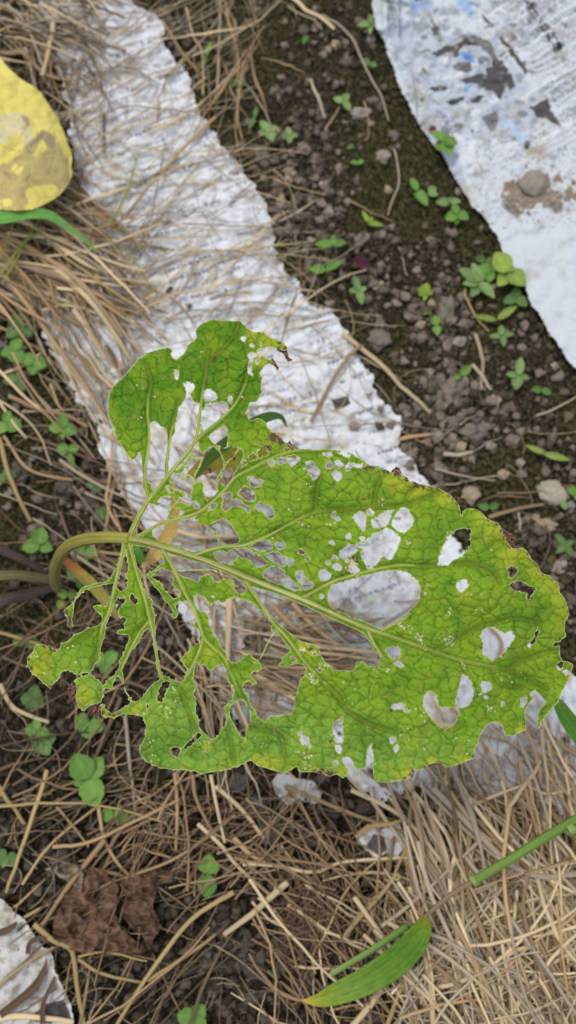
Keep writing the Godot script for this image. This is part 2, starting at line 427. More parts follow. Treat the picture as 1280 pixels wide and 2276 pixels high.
	# the ragged left strips
	f("266,1240 260,1262 245,1285 240,1292 225,1294 200,1301 180,1307 170,1325 160,1342 150,1349 141,1357 151,1377 151,1392 161,1393 160,1375 165,1352 163,1344 172,1327 187,1312 205,1305 230,1300 252,1297 251,1315 242,1332 240,1342 232,1350 225,1345 215,1344 207,1350 215,1360 225,1367 226,1380 220,1389 200,1395 165,1411 150,1425 137,1429 132,1440 122,1450 116,1447 115,1437 102,1435 94,1431 77,1437 72,1450 59,1462 62,1480 67,1492 87,1510 104,1525 112,1532 117,1522 134,1506 135,1495 147,1489 160,1492 165,1499 175,1499 190,1495 200,1497 207,1482 224,1462 220,1455 227,1430 234,1407 235,1390 240,1380 245,1362 257,1337 262,1326 278,1325 280,1335 265,1350 261,1360 266,1375 275,1371 280,1376 275,1390 277,1400 265,1399 257,1407 272,1411 285,1411 287,1420 280,1437 275,1452 266,1467 264,1485 255,1500 243,1507 230,1524 213,1508 200,1497 180,1504 167,1510 170,1530 169,1555 175,1572 187,1580 202,1567 212,1564 225,1562 229,1540 230,1530 240,1530 252,1532 250,1522 258,1502 265,1500 270,1515 277,1523 272,1492 275,1470 287,1447 300,1440 315,1412 327,1395 332,1400 337,1412 346,1412 344,1385 344,1365 337,1347 342,1336 330,1329 320,1310 310,1287 317,1277 312,1265 302,1262 292,1238 284,1205 274,1205 270,1230", 0.45)
	c("266,1240 278,1218 282,1238 286,1262 280,1279 284,1290 281,1312 275,1319 262,1314 258,1306 266,1270")
	f("258,1306 268,1314 280,1312 282,1322 270,1326 256,1328")
	# veins and threads left standing
	s(MIDRIB)
	var sv := side_veins()
	for i in 15: s(sv[i])
	s("451,1016,4 448,1024,4 441,1042,4 433,1056,4 431,1070,4.5 429,1084,4 425,1100,4")
	s("475,990,5 484,998,4.5 492,1010,4 497,1025,4 499,1033,5 495,1046,5 487,1061,8 480,1073,5")
	s("499,1033,4 515,1018,4 527,1003,4 537,986,5 543,965,6 549,942,7")
	s("546,1008,5 539,1024,5 530,1040,5 520,1058,6")
	s("430,1014,3.5 434,1022,3.5 450,1019,3")
	s("411,1066,5 404,1066,4 406,1058,3.5 413,1055,3 421,1057,3 428,1063,4")
	s("482,1078,6 486,1080,5 493,1076,5")
	s("440,1162,4 455,1165,4 464,1172,4 474,1182,4 484,1192,4 486,1203,4 490,1212,5")
	s("395,1269,3 430,1267,3 470,1267,3 485,1272,3")
	s("474,1228,3 478,1238,3 484,1250,3")
	s("447,896,4 462,894,3.5 477,893,3.5 493,890,3.5 505,893,4 510,900,4 508,916,4 500,925,5")
	s("556,938,7 572,938,7 586,942,6")
	s("276,1522,2.5 278,1535,2.5 287,1548,3")
	s("612,1402,3 600,1420,2.5 590,1440,2.5 578,1464,2.5")
	# holes
	c("386,823 392,821 397,826 397,840 393,845 388,838")
	c("408,852 415,848 425,850 432,857 431,866 425,873 422,882 417,885 414,872")
	c("452,872 462,864 472,867 481,877 482,887 477,891 454,891")
	c("452,910 457,897 476,895 495,893 504,896 508,901 506,915 492,932 475,944 460,954 452,960 446,955 447,950 446,940 456,927")
	c("502,885 510,881 516,881 517,890 513,900 511,896")
	c("462,972 470,963 490,950 497,946 504,953 507,962 506,980 503,994 494,996 480,989 470,980")
	c("555,785 563,783 569,786 571,792 562,796 559,810 560,825 562,832 557,837 552,832 550,820 554,800 550,790")
	e("541,753,6,5 560,768,5,4 572,803,4,7")
	c("571,1001 576,996 582,992 590,995 596,1003 597,1009 586,1015 575,1019 573,1010")
	c("552,1015 557,1010 562,1007 571,1011 571,1020 563,1024 556,1026")
	c("537,1027 545,1021 552,1023 549,1030 545,1033 537,1038")
	c("630,1000 634,994 645,996 649,999 636,1005")
	c("376,1132 386,1127 400,1130 410,1138 404,1145 391,1149 380,1149 375,1142")
	c("428,1115 433,1113 442,1119 444,1127 434,1132 429,1129")
	c("369,1080 374,1079 384,1085 388,1092 383,1096 374,1095 370,1089")
	c("459,1132 466,1123 476,1119 482,1122 477,1131 466,1135")
	c("492,1106 494,1100 504,1094 513,1096 517,1101 516,1105 511,1111 515,1113 528,1108 536,1111 541,1121 551,1124 552,1129 558,1130 557,1137 549,1139 543,1131 534,1127 517,1126 509,1131 500,1138 493,1130 493,1121 498,1115")
	c("528,1099 536,1087 543,1081 556,1086 563,1091 568,1101 568,1110 560,1116 548,1113 535,1104")
	c("548,1061 554,1058 564,1060 567,1065 581,1065 585,1071 579,1082 571,1081 561,1084 555,1074")
	c("566,1125 577,1115 583,1117 587,1125 597,1122 604,1129 610,1142 608,1150 599,1155 591,1147 586,1136 577,1137 570,1132")
	e("604,1029,7,7")
	c("615,1022 624,1015 633,1018 641,1014 652,1011 664,1016 666,1022 658,1030 648,1037 640,1029 631,1029 624,1034 617,1029")
	c("679,1027 694,1024 700,1037 711,1047 707,1060 696,1068 690,1057 682,1045")
	e("732,1034,7,9 752,1032,10,9")
	c("736,1049 747,1045 762,1055 762,1062 747,1071 741,1062")
	c("766,1037 777,1027 790,1032 805,1030 812,1035 802,1040 782,1037 776,1046 769,1047")
	c("712,1007 737,1006 739,1012 731,1017 721,1012")
	c("750,1006 765,1005 782,1012 775,1017 762,1013")
	c("782,1147 802,1135 814,1147 811,1181 805,1180 790,1160")
	c("811,1135 822,1130 832,1140 827,1146 818,1146")
	c("825,1157 845,1145 855,1134 871,1135 870,1150 859,1168 840,1174 829,1174")
	c("867,1166 880,1143 892,1127 907,1131 912,1142 920,1152 917,1167 897,1186 881,1178")
	c("802,1230 812,1202 830,1187 859,1173 880,1183 890,1195 885,1215 872,1242 862,1246 852,1235 847,1242 835,1257 815,1259 805,1242")
	c("754,1227 767,1217 775,1209 787,1212 795,1224 780,1236 764,1247 757,1238")
	e("775,1192,6,7 805,1197,6,5 800,1212,9,6 738,1207,7,4 670,1227,8,6 684,1243,5,5 745,1240,8,5 730,1252,5,5 742,1144,4,8 751,1154,6,5 750,1261,10,8 721,1279,14,12 790,1267,9,7 715,1326,5,5 823,1263,9,4")
	c("725,1330 734,1312 735,1302 772,1290 810,1280 840,1272 870,1268 895,1269 912,1276 927,1291 935,1312 932,1335 917,1351 900,1370 873,1386 856,1397 840,1397 825,1388 808,1381 785,1373 765,1364 747,1356 732,1346")
	c("552,1215 570,1206 585,1200 597,1200 607,1212 605,1219 585,1226 565,1222")
	c("610,1206 630,1204 635,1214 630,1221 616,1220")
	c("587,1233 603,1227 617,1226 630,1236 640,1240 640,1254 630,1259 617,1254 606,1248")
	c("475,1229 495,1223 503,1229 515,1221 545,1217 556,1224 578,1235 592,1247 598,1254 587,1259 572,1261 562,1255 557,1245 537,1242 532,1237 517,1247 516,1259 505,1254 490,1251 479,1241")
	c("585,1270 602,1258 620,1261 631,1269 633,1279 640,1281 655,1296 671,1313 655,1313 640,1307 628,1301 612,1297 592,1290 584,1280")
	c("640,1242 652,1241 655,1248 650,1255 640,1260 634,1250")
	c("655,1274 664,1269 672,1268 675,1281 688,1290 699,1299 690,1310 677,1311 663,1291 658,1284")
	e("651,1465,7,5 710,1490,6,4 641,1443,5,7 700,1453,5,4")
	c("855,1442 865,1439 887,1437 890,1447 887,1462 875,1466 862,1455")
	c("875,1475 885,1468 898,1477 896,1484 880,1481")
	c("1014,1300 1022,1289 1035,1287 1042,1299 1035,1311 1025,1316 1016,1310")
	c("1127,1267 1133,1259 1140,1256 1151,1266 1145,1282 1132,1284")
	c("1132,1300 1145,1290 1165,1294 1175,1304 1187,1304 1192,1310 1180,1322 1176,1334 1171,1330 1172,1318 1155,1316 1140,1311")
	c("1067,1415 1072,1402 1085,1394 1102,1395 1122,1409 1132,1402 1140,1404 1144,1412 1140,1425 1120,1452 1094,1468 1071,1452 1074,1430")
	c("1195,1394 1197,1405 1190,1425 1177,1441 1171,1435 1185,1420 1189,1405")
	c("1225,1437 1235,1428 1247,1426 1242,1435")
	e("1245,1480,6,10 1259,1494,8,6 1080,1526,12,12 1080,1550,5,4 1117,1565,4,7")
	c("972,1257 975,1240 985,1212 997,1192 1011,1182 1013,1178 1032,1174 1050,1177 1045,1187 1046,1212 1027,1237 1005,1247 995,1256")
	c("940,1569 944,1542 955,1536 971,1546 975,1569 991,1573 1014,1572 1014,1552 1021,1529 1027,1500 1037,1500 1049,1519 1054,1542 1044,1565 1031,1573 1017,1573 1021,1585 1011,1608 991,1621 968,1608 952,1588")
	c("865,1573 873,1565 893,1562 903,1567 893,1575 875,1577")
	e("903,1579,7,4 873,1645,7,8 881,1664,5,9")
	c("1157,1555 1165,1546 1172,1552 1165,1572 1157,1575")
	c("740,1610 750,1602 763,1592 760,1612 764,1640 760,1653 745,1650 741,1630")
	c("744,1656 758,1656 760,1667 756,1678 747,1670")
	e("746,1696,6,6 677,1645,11,10 686,1658,5,5 667,1630,5,5")
	c("352,1535 360,1518 370,1513 378,1517 377,1523 367,1542 366,1550 357,1565 350,1561 349,1550")
	c("326,1565 332,1562 331,1572 326,1580")
	c("427,1641 440,1628 451,1632 438,1644 428,1655 412,1666 407,1662 412,1655")
	c("375,1665 387,1661 404,1662 401,1670 396,1676 396,1681 391,1687 385,1682 380,1672")
	c("260,1328 277,1326 279,1335 272,1345 264,1352 258,1345")
	c("285,1325 295,1319 305,1332 307,1342 300,1346 293,1337")
	for q in spikes: fill_poly(leaf_mask, q, Color.WHITE)
	# the thin veins that still span the holes
	s("805,1134,2.6 812,1142,2.6 816,1150,2.6 813,1165,3")
	s("873,1136,3 869,1152,3 861,1169,3 852,1174,3")
	s("861,1169,3 878,1180,3 893,1190,3")
	s("462,866,2.4 461,858,2.4")
	s("850,1232,3 853,1222,2.4")
	s("1042,1300,3 1052,1304,3")

func measure_veins() -> void:
	gw = 625; gh = 535
	groove.resize(gw * gh); groove.fill(40.0)
	groove_w.resize(gw * gh); groove_w.fill(9.0)
	var all := side_veins()
	all.append(MIDRIB)
	for text in all:
		var p := curve(path3(text), 5)
		for k in p.size() - 1:
			var a := Vector2(p[k].x - LX, p[k].y - LY) * 0.5; var b := Vector2(p[k + 1].x - LX, p[k + 1].y - LY) * 0.5
			var ab := b - a
			var l2 := maxf(ab.length_squared(), 0.001)
			var lo := a.min(b) - Vector2(13, 13); var hi := a.max(b) + Vector2(13, 13)
			for j in range(maxi(0, int(lo.y)), mini(gh, int(hi.y))):
				for i in range(maxi(0, int(lo.x)), mini(gw, int(hi.x))):
					var q := Vector2(i + 0.5, j + 0.5)
					var t := clampf((q - a).dot(ab) / l2, 0.0, 1.0)
					var d := (q - a - ab * t).length() * 2.0 - p[k].z * 0.35
					var m := j * gw + i
					if d < groove[m]:
						groove[m] = maxf(d, 0.0)
						groove_w[m] = p[k].z

func build_leaf() -> void:
	rng.seed = 5
	trace_leaf()
	measure_veins()
	yellow_spots = path3("600,752,42 630,765,24 560,740,24 580,800,26 880,1066,42 930,1088,38 990,1104,34 1070,1150,22 1100,1180,38 1140,1235,40 1165,1225,30 1190,1265,36 1225,1300,34 1245,1330,28 1258,1360,24 1250,1395,18 1030,1320,20 85,1490,36 100,1450,26 190,1545,34 240,1590,26 300,1575,22 600,1700,34 570,1690,20 765,1718,24 700,1712,18 960,1698,26 1030,1690,24 900,1725,26 655,1710,16 470,1448,26 500,990,18 1155,1620,18 460,1660,18 690,1450,16 675,1435,18 520,1300,14")
	brown_spots = path3("636,776,9 618,776,6 590,773,5 604,800,5 608,972,14 625,982,11 645,990,9 596,995,8 826,1037,9 812,1040,7 885,1050,12 905,1064,8 925,1078,7 957,1083,6 1125,1190,6 1190,1250,6 478,799,5 152,1380,13 145,1362,8 100,1430,12 115,1440,8 165,1530,9 214,1572,11 225,1585,8 245,1586,6 700,1716,9 735,1722,12 715,1712,7 915,1722,8 900,1731,6 975,1697,7 345,1428,7 278,1535,5 590,1440,6 108,1530,6 745,1355,5 730,1340,5 785,1240,5 793,1250,4 306,1008,5 410,1052,4 1260,1395,4 1245,1420,4 1135,1302,6 1178,1332,6 1040,1175,5 1160,1560,6 1185,1548,5 690,1442,6 680,1478,6 870,1578,5 900,1572,4 735,1648,5 875,1650,6 1075,1408,5 1070,1440,5 700,1060,4 660,1030,5 560,1075,4 1105,1163,6 1060,1131,6 1000,1100,8 975,1086,7 940,1078,8 1008,1108,6 1016,1120,5 1022,1138,5 1040,1130,4 1084,1155,5 1116,1180,6 1122,1196,6 1134,1214,6 1150,1219,5 1174,1230,6 1196,1256,6 1207,1276,4 1242,1296,4 1200,1268,6 1228,1288,5 1246,1310,5 1264,1360,5 1258,1400,5 1168,1610,6 1145,1634,6 1055,1680,6 620,762,5 575,738,5 545,725,4 436,755,3 395,793,3 530,714,4 70,1485,6 62,1465,5")
	var pale := Color(0.62, 0.58, 0.42)
	for t in ["780,1255,16,26", "770,1240,8,10", "906,1398,10,14", "930,1410,9,20", "932,1424,8,14", "945,1440,7,8", "998,1425,12,30", "985,1420,8,10", "995,1360,10,16", "1010,1408,14,12", "945,1320,5,12", "950,1300,5,10", "890,1385,8,14", "690,1500,10,26", "700,1512,9,18", "672,1442,9,20", "700,1450,8,14", "720,1480,12,26", "740,1520,26,10", "790,1550,20,8", "640,1640,50,20", "690,1690,26,26", "590,1660,40,16", "740,1640,12,18", "365,1580,16,22", "385,1535,8,8", "395,1560,10,9", "335,1650,10,10", "345,1685,12,9", "470,1620,10,8", "455,1660,16,14", "160,1460,40,10", "75,1455,10,18", "100,1480,18,8", "1080,1420,6,6", "1075,1460,6,8", "1025,1480,10,12", "1065,1535,12,10", "1090,1575,12,14", "930,1590,20,10", "840,1490,18,9", "480,1330,14,12", "475,1300,16,6", "855,1490,20,8", "850,1115,10,16", "880,1210,14,10", "910,1205,8,12", "700,1080,80,14", "800,1100,120,16", "1000,1190,10,12", "730,1160,14,8", "660,1180,60,14", "1100,1300,90,16", "560,760,40,10", "440,790,20,6", "300,900,60,10", "520,860,30,8", "1155,1470,60,16", "900,1680,80,26", "985,1660,60,10", "190,1550,20,6", "310,1580,16,9", "560,1455,20,10", "500,1420,12,6", "670,1160,8,8"]:
		var a := nums(t)
		speckle(a[0], a[1], a[2], int(a[3] * 0.6), pale, 1.0)
	speckle(790, 1262, 13, 9, Color(0.66, 0.55, 0.47), 4.0)
	speckle(780, 1245, 10, 5, Color(0.6, 0.48, 0.4), 3.5)
	for k in 120: speckle(rng.randf_range(900, 1260), rng.randf_range(1150, 1600), 3, 1, Color(0.16, 0.12, 0.03), 0.8)
	for k in 40: speckle(rng.randf_range(240, 640), rng.randf_range(720, 1000), 3, 1, Color(0.12, 0.12, 0.03), 0.8)
	speckle(478, 797, 3, 3, Color(0.04, 0.025, 0.015), 2.5)

	var base := at(122, 1296, 0.004)
	var plant := thing("leafy_plant", base, "large bright green leaf riddled with insect holes on an arching stalk", "plant")
	var blade := put("leaf_blade", cut_sheet(leaf_mask, Vector2(LX, LY), 2, 0.30, leaf_place, leaf_tint), mat("leaf", 0.62, 0.20, Color(0.22, 0.22, 0.22)), plant)
	blade.position = -base
	var sv := side_veins()
	var vm := mat("vein", 0.6, 0.3)
	var list: Array = [MIDRIB]
	for i in 16: list.append(sv[i])
	for i in list.size():
		var p := curve(path3(list[i]), 6)
		var pts := PackedVector3Array(); var rad := PackedFloat32Array()
		for q in p:
			if q.z < 4.2 and pts.size() > 3: continue
			var r := (q.z * (0.35 if i == 0 else 0.40) - (0.35 if q.z < 4.0 else 0.0)) * LEAF_PX * (1.0 + 0.08 * n_fine.get_noise_2d(q.x * 0.2, q.y * 0.2))
			pts.append(at(q.x, q.y, leaf_height(q.x, q.y) + r * 0.25)); rad.append(r)
		var sh := Shape.new()
		tube(sh, pts, rad, 10, [Color(0.29, 0.31, 0.075), Color(0.31, 0.36, 0.095), Color(0.25, 0.34, 0.05)] if i else [Color(0.29, 0.28, 0.075), Color(0.30, 0.31, 0.11), Color(0.42, 0.42, 0.18), Color(0.27, 0.29, 0.08), Color(0.20, 0.26, 0.04)], 0.8, 0.25)
		var o := put("midrib" if i == 0 else "lateral_vein", sh.mesh(), vm, blade)
	# stalk
	var st := curve(path3("125,1305,0.004 122,1275,0.04 126,1252,0.075 138,1228,0.108 160,1209,0.137 195,1198,0.158 240,1194,0.171 288,1197,0.1795"), 6)
	var pts := PackedVector3Array(); var rad := PackedFloat32Array()
	for i in st.size():
		pts.append(at(st[i].x, st[i].y, st[i].z)); rad.append(lerpf(0.0046, 0.0029, float(i) / st.size()))
	var sh := Shape.new()
	tube(sh, pts, rad, 20, [Color(0.19, 0.17, 0.075), Color(0.27, 0.235, 0.06), Color(0.30, 0.29, 0.06)], 0.85, 0.22)
	put("stalk", sh.mesh(), vm, plant).position = -base
	# other stalks at the crown, cut short by the edge of the view
	for t in [["-90,1290,0.03 0,1280,0.03 60,1280,0.020 122,1292,0.006", 0.0036, Color(0.17, 0.16, 0.08)], ["-90,1375,0.035 0,1338,0.03 60,1322,0.016 125,1302,0.004", 0.0044, Color(0.095, 0.070, 0.062)], ["-80,1200,0.03 0,1222,0.02 60,1250,0.014 120,1285,0.004", 0.0034, Color(0.085, 0.062, 0.054)]]:
		var q := curve(path3(t[0]), 6)
		pts = PackedVector3Array(); rad = PackedFloat32Array()
		for i in q.size(): pts.append(at(q[i].x, q[i].y, q[i].z)); rad.append(t[1] * (1.0 - 0.12 * i / q.size()))
		sh = Shape.new()
		tube(sh, pts, rad, 16, [t[2], t[2] * 0.7], 0.9, 0.25)
		put("stalk", sh.mesh(), vm, plant).position = -base
	# dried, curled pieces of the margin
	for t in ["612,770 636,772 640,786 641,793 651,801 640,804 635,796 630,786 616,780", "598,800 606,796 612,806 620,818 617,824 609,812 600,808", "600,972 606,960 620,968 630,978 612,986 602,982", "626,980 640,984 644,978 652,996 648,1000 640,990", "580,990 600,992 604,1000 602,1010 596,1008 594,998", "1115,1172 1132,1184 1146,1190 1147,1200 1138,1208 1124,1202", "1126,1204 1140,1208 1160,1216 1140,1220", "806,1030 820,1034 840,1036 866,1048 856,1052 830,1046 810,1044", "868,1048 880,1038 888,1040 894,1056 908,1064 900,1070 884,1062", "912,1068 926,1073 940,1080 956,1082 950,1090 930,1084", "1008,1102 1022,1106 1030,1116 1016,1114", "138,1356 150,1351 156,1362 160,1392 150,1394 149,1376", "92,1420 98,1414 112,1416 124,1436 122,1444 114,1436 100,1432", "150,1530 158,1518 168,1516 170,1532 168,1560 172,1574 162,1562 152,1552", "202,1570 214,1564 224,1570 222,1586 216,1602 208,1594", "224,1582 240,1588 258,1582 272,1572 278,1578 262,1592 240,1594", "104,1524 116,1520 114,1534", "690,1712 720,1708 745,1716 736,1728 716,1728 700,1718", "912,1712 922,1706 918,1726 905,1732 898,1728", "936,1710 956,1694 976,1692 990,1702 970,1700 950,1704", "452,1042 462,1040 480,1043 474,1046 468,1054 460,1046", "510,1018 518,1012 524,1016 522,1024 514,1020"]:
		var q := poly(t)
		var lo := q[0]; var hi := q[0]
		for p in q: lo = lo.min(p); hi = hi.max(p)
		lo -= Vector2(6, 6); hi += Vector2(6, 6)
		var im := Image.create_empty(int(hi.x - lo.x) + 2, int(hi.y - lo.y) + 2, false, Image.FORMAT_L8)
		for k in q.size(): q[k] -= lo
		fill_poly(im, q, Color.WHITE)
		var m := cut_sheet(im, lo, 1, 0.5, func(x, y): return at(x, y, leaf_height(x, y) + 0.0012 + 0.0026 * n_mid.get_noise_2d(x / 9.0, y / 9.0)), func(x, y, _c): return Color(0.19, 0.105, 0.08) * (1.0 + 0.9 * n_fine.get_noise_2d(x / 7.0, y / 7.0)) + Color(0.01, 0.005, 0.003))
		put("dried_edge", m, mat("dried", 0.85, 0.2), blade)

# ------------------------------------------------------------------ ground
var paper_zone: Image                                    # where paper lies, at a quarter of the photo's pixels

func on_paper(x: float, y: float) -> bool:
	return paper_zone.get_pixel(clampi(int((x + 80) / 4.0), 0, paper_zone.get_width() - 1), clampi(int((y + 80) / 4.0), 0, paper_zone.get_height() - 1)).r > 0.5

func grain_texture() -> ImageTexture:
	var a := FastNoiseLite.new(); a.seed = 3; a.frequency = 0.06; a.fractal_octaves = 5; a.fractal_gain = 0.65
	var im := a.get_seamless_image(512, 512)
	im.convert(Image.FORMAT_RGB8)
	var d := im.get_data()
	for i in d.size(): d[i] = clampi(int(115 + (d[i] - 128) * 1.7 + 60), 20, 255)
	return ImageTexture.create_from_image(Image.create_from_data(512, 512, false, Image.FORMAT_RGB8, d))

func moss_at(p: Vector3) -> float:                       # how much green-brown algae skin covers the soil
	var m := n_low.get_noise_2d(p.x * 9.0 + 31.0, p.z * 9.0) * 1.8 + 0.85
	for t in [Vector3(0.015, -0.245, 0.05), Vector3(0.12, -0.075, 0.06), Vector3(0.02, -0.20, 0.045), Vector3(0.185, 0.035, 0.06), Vector3(0.07, -0.05, 0.035)]:
		m -= 0.8 * smoothstep(t.z, t.z * 0.3, Vector2(p.x - t.x, p.z - t.y).length())
	if p.z > 0.08: m -= (p.z - 0.08) * 9.0
	return clampf(m, 0.0, 1.0)

func build_ground() -> void:
	var xs := PackedFloat32Array(); var zs := PackedFloat32Array()
	for side in [[xs, 0.30], [zs, 0.46]]:
		var v: PackedFloat32Array = PackedFloat32Array()
		var lim: float = side[1]
		var q := lim
		var grow := 0.004
		var outer := PackedFloat32Array()
		while q < 60.0: q += grow; grow *= 1.35; outer.append(q)
		for i in range(outer.size() - 1, -1, -1): v.append(-outer[i])
		var n := int(lim * 2.0 / 0.0016)
		for i in n + 1: v.append(-lim + lim * 2.0 * i / n)
		v.append_array(outer)
		if lim < 0.4: xs = v
		else: zs = v
	var sh := Shape.new()
	for z in zs:
		for x in xs:
			var p := Vector3(x, 0, z)
			var near := absf(x) < 0.4 and absf(z) < 0.6
			var h := soil_height(p) if near else 0.0
			var moss := 0.0
			if near:
				var e1 := n_cell.get_noise_2d(x * 210.0, z * 210.0) + 1.0
				moss = moss_at(p)
				h += (0.0016 * (1.0 - exp(-e1 * 3.0)) + 0.0009 * n_fine.get_noise_2d(x * 420.0, z * 420.0)) * (1.0 - moss * 0.4)
			p.y = h
			var t := n_fine.get_noise_2d(x * 160.0, z * 160.0)
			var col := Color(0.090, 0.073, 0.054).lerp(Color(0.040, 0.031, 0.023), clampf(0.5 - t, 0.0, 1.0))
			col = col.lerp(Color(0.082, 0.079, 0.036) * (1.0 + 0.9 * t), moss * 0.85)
			if near: col = col.lerp(Color(0.040, 0.030, 0.022), clampf((z - 0.10) * 6.0 - maxf(0.0, x) * 1.5, 0.0, 0.75))  # darker earth in the lower straw zone, with shade under the litter painted in
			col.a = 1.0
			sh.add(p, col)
	var w := xs.size()
	for j in zs.size() - 1:
		for i in w - 1:
			var a := j * w + i
			sh.quad(a, a + 1, a + w + 1, a + w)
	var m := mat("soil", 0.95, 0.15)
	m.albedo_texture = grain_texture()
	m.uv1_triplanar = true
	m.uv1_world_triplanar = true
	m.uv1_scale = Vector3.ONE * 9.0
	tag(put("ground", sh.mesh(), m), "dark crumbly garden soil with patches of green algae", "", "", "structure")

func rock(seed_: int, rough: float, rings := 9, seg := 12) -> ArrayMesh:
	var n := FastNoiseLite.new(); n.seed = seed_; n.frequency = 1.1; n.fractal_octaves = 3
	var sh := Shape.new()
	for i in rings + 1:
		var th := PI * i / rings
		for k in seg:
			var a := TAU * k / seg
			var d := Vector3(sin(th) * cos(a), cos(th), sin(th) * sin(a))
			var r := 1.0 + rough * n.get_noise_3dv(d * 1.3) + rough * 0.35 * n.get_noise_3dv(d * 4.0)
			var tone := 0.9 + 0.35 * n.get_noise_3dv(d * 3.0)
			sh.add(d * r, Color(tone, tone, tone))
	for i in rings:
		for k in seg:
			var a := i * seg + k; var b := i * seg + (k + 1) % seg
			sh.quad(a, b, b + seg, a + seg)
	return sh.mesh()

func rock_mat(called: String, col: Color) -> StandardMaterial3D:
	if mats.has(called): return mats[called]
	var m := mat(called, 0.92, 0.2)
	m.albedo_color = col.linear_to_srgb()
	return m

func crumb_density(x: float, y: float) -> float:
	var p := at(x, y)
	var d := 0.07 + 0.75 * (1.0 - moss_at(p))
	for t in [Vector3(680, 430, 130), Vector3(980, 920, 170), Vector3(690, 540, 120), Vector3(1170, 1240, 140), Vector3(820, 1000, 80), Vector3(560, 350, 60), Vector3(950, 1010, 130), Vector3(500, 2100, 160), Vector3(1000, 700, 110)]:
		d += 0.75 * smoothstep(t.z, t.z * 0.3, Vector2(x - t.x, y - t.y).length())
	return d / 1.6

func build_crumbs() -> void:
	rng.seed = 77
	var kinds := []
	for k in 4: kinds.append(rock(40 + k, 1.3, 4, 6))
	var per := 4000
	var tones := [Color(0.21, 0.172, 0.140), Color(0.14, 0.115, 0.085), Color(0.085, 0.074, 0.046), Color(0.235, 0.195, 0.160)]
	for k in 4:
		var mm := MultiMesh.new()
		mm.transform_format = MultiMesh.TRANSFORM_3D
		mm.use_colors = true
		mm.mesh = kinds[k]
		var xf := []; var cs := []
		while xf.size() < per:
			var x := rng.randf_range(-60, 1340); var y := rng.randf_range(-60, 2340)
			if on_paper(x, y) and rng.randf() > 0.02: continue
			if rng.randf() > crumb_density(x, y): continue
			var p := at(x, y)
			var r := 0.0005 + 0.0034 * pow(rng.randf(), 4.0)
			p.y = soil_height(p) + r * 0.45 + 0.0006
			if on_paper(x, y): p.y += 0.006
			var b := Basis(Quaternion(Vector3(rng.randf() - 0.5, rng.randf() - 0.5, rng.randf() - 0.5).normalized(), rng.randf() * TAU)).scaled(Vector3(r * rng.randf_range(0.8, 1.3), r * rng.randf_range(0.6, 1.0), r))
			xf.append(Transform3D(b, p))
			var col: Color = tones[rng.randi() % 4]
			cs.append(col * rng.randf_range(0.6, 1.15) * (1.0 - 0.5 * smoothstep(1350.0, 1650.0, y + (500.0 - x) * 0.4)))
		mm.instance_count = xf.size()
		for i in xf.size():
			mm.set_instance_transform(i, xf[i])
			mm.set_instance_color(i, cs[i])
		var o := MultiMeshInstance3D.new()
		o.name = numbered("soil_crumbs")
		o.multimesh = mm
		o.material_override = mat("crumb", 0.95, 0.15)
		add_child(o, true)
		tag(o, ["rounded", "broken", "fine", "pale"][k] + " crumbs of dry soil strewn over the bare ground", "soil crumbs", "loose soil crumbs", "stuff")

const LANDMARKS := [[80, 300, "the fallen yellow leaf"], [400, 240, "the newspaper strip's top"], [480, 540, "the newspaper strip's middle"], [700, 790, "the strip's torn right edge"], [1150, 250, "the printed newspaper sheet"], [1230, 620, "the right newspaper's blank part"], [1085, 630, "the leafy seedling clump"], [600, 305, "the paired four-leaved seedlings"], [60, 790, "the round-leaved left-edge weeds"], [130, 1230, "the big leaf's stalk foot"], [205, 1720, "the bright three-leaved seedling"], [250, 2010, "the crumpled brown leaf"], [60, 2140, "the bottom-left newspaper scrap"], [465, 1940, "the two-leaved straw seedling"], [820, 2130, "the broad green grass blade"], [1150, 1890, "the thick green grass stem"], [1150, 1680, "the paper under the leaf tip"], [870, 1860, "the small printed paper scrap"], [660, 1500, "the big leaf's eaten lower half"], [1000, 900, "the pale clod patch"], [1225, 1095, "the flat pale stone"], [1150, 2180, "the dense bottom-right straw"], [700, 430, "the crumbly soil between newspapers"], [560, 130, "the mossy soil at top"], [130, 620, "the bent straw bundle at left"]]

var used_labels := {}
func between(x: float, y: float) -> String:
	var a := 1e9; var b := 1e9; var first := ""; var second := ""
	for l in LANDMARKS:
		var d := Vector2(l[0] - x, l[1] - y).length()
		if d < a:
			b = a; second = first; a = d; first = l[2]
		elif d < b:
			b = d; second = l[2]
	return "between %s and %s" % [first, second]

func where(x: float, y: float) -> String:
	var best := 1e9; var out := ""
	for l in LANDMARKS:
		var d := Vector2(l[0] - x, l[1] - y)
		if d.length() < best:
			best = d.length()
			var side := "beside"
			if best < 60: side = "on or against"
			elif absf(d.x) > absf(d.y): side = "right of" if d.x < 0 else "left of"
			else: side = "below" if d.y < 0 else "above"
			out = side + " " + l[2]
	return out

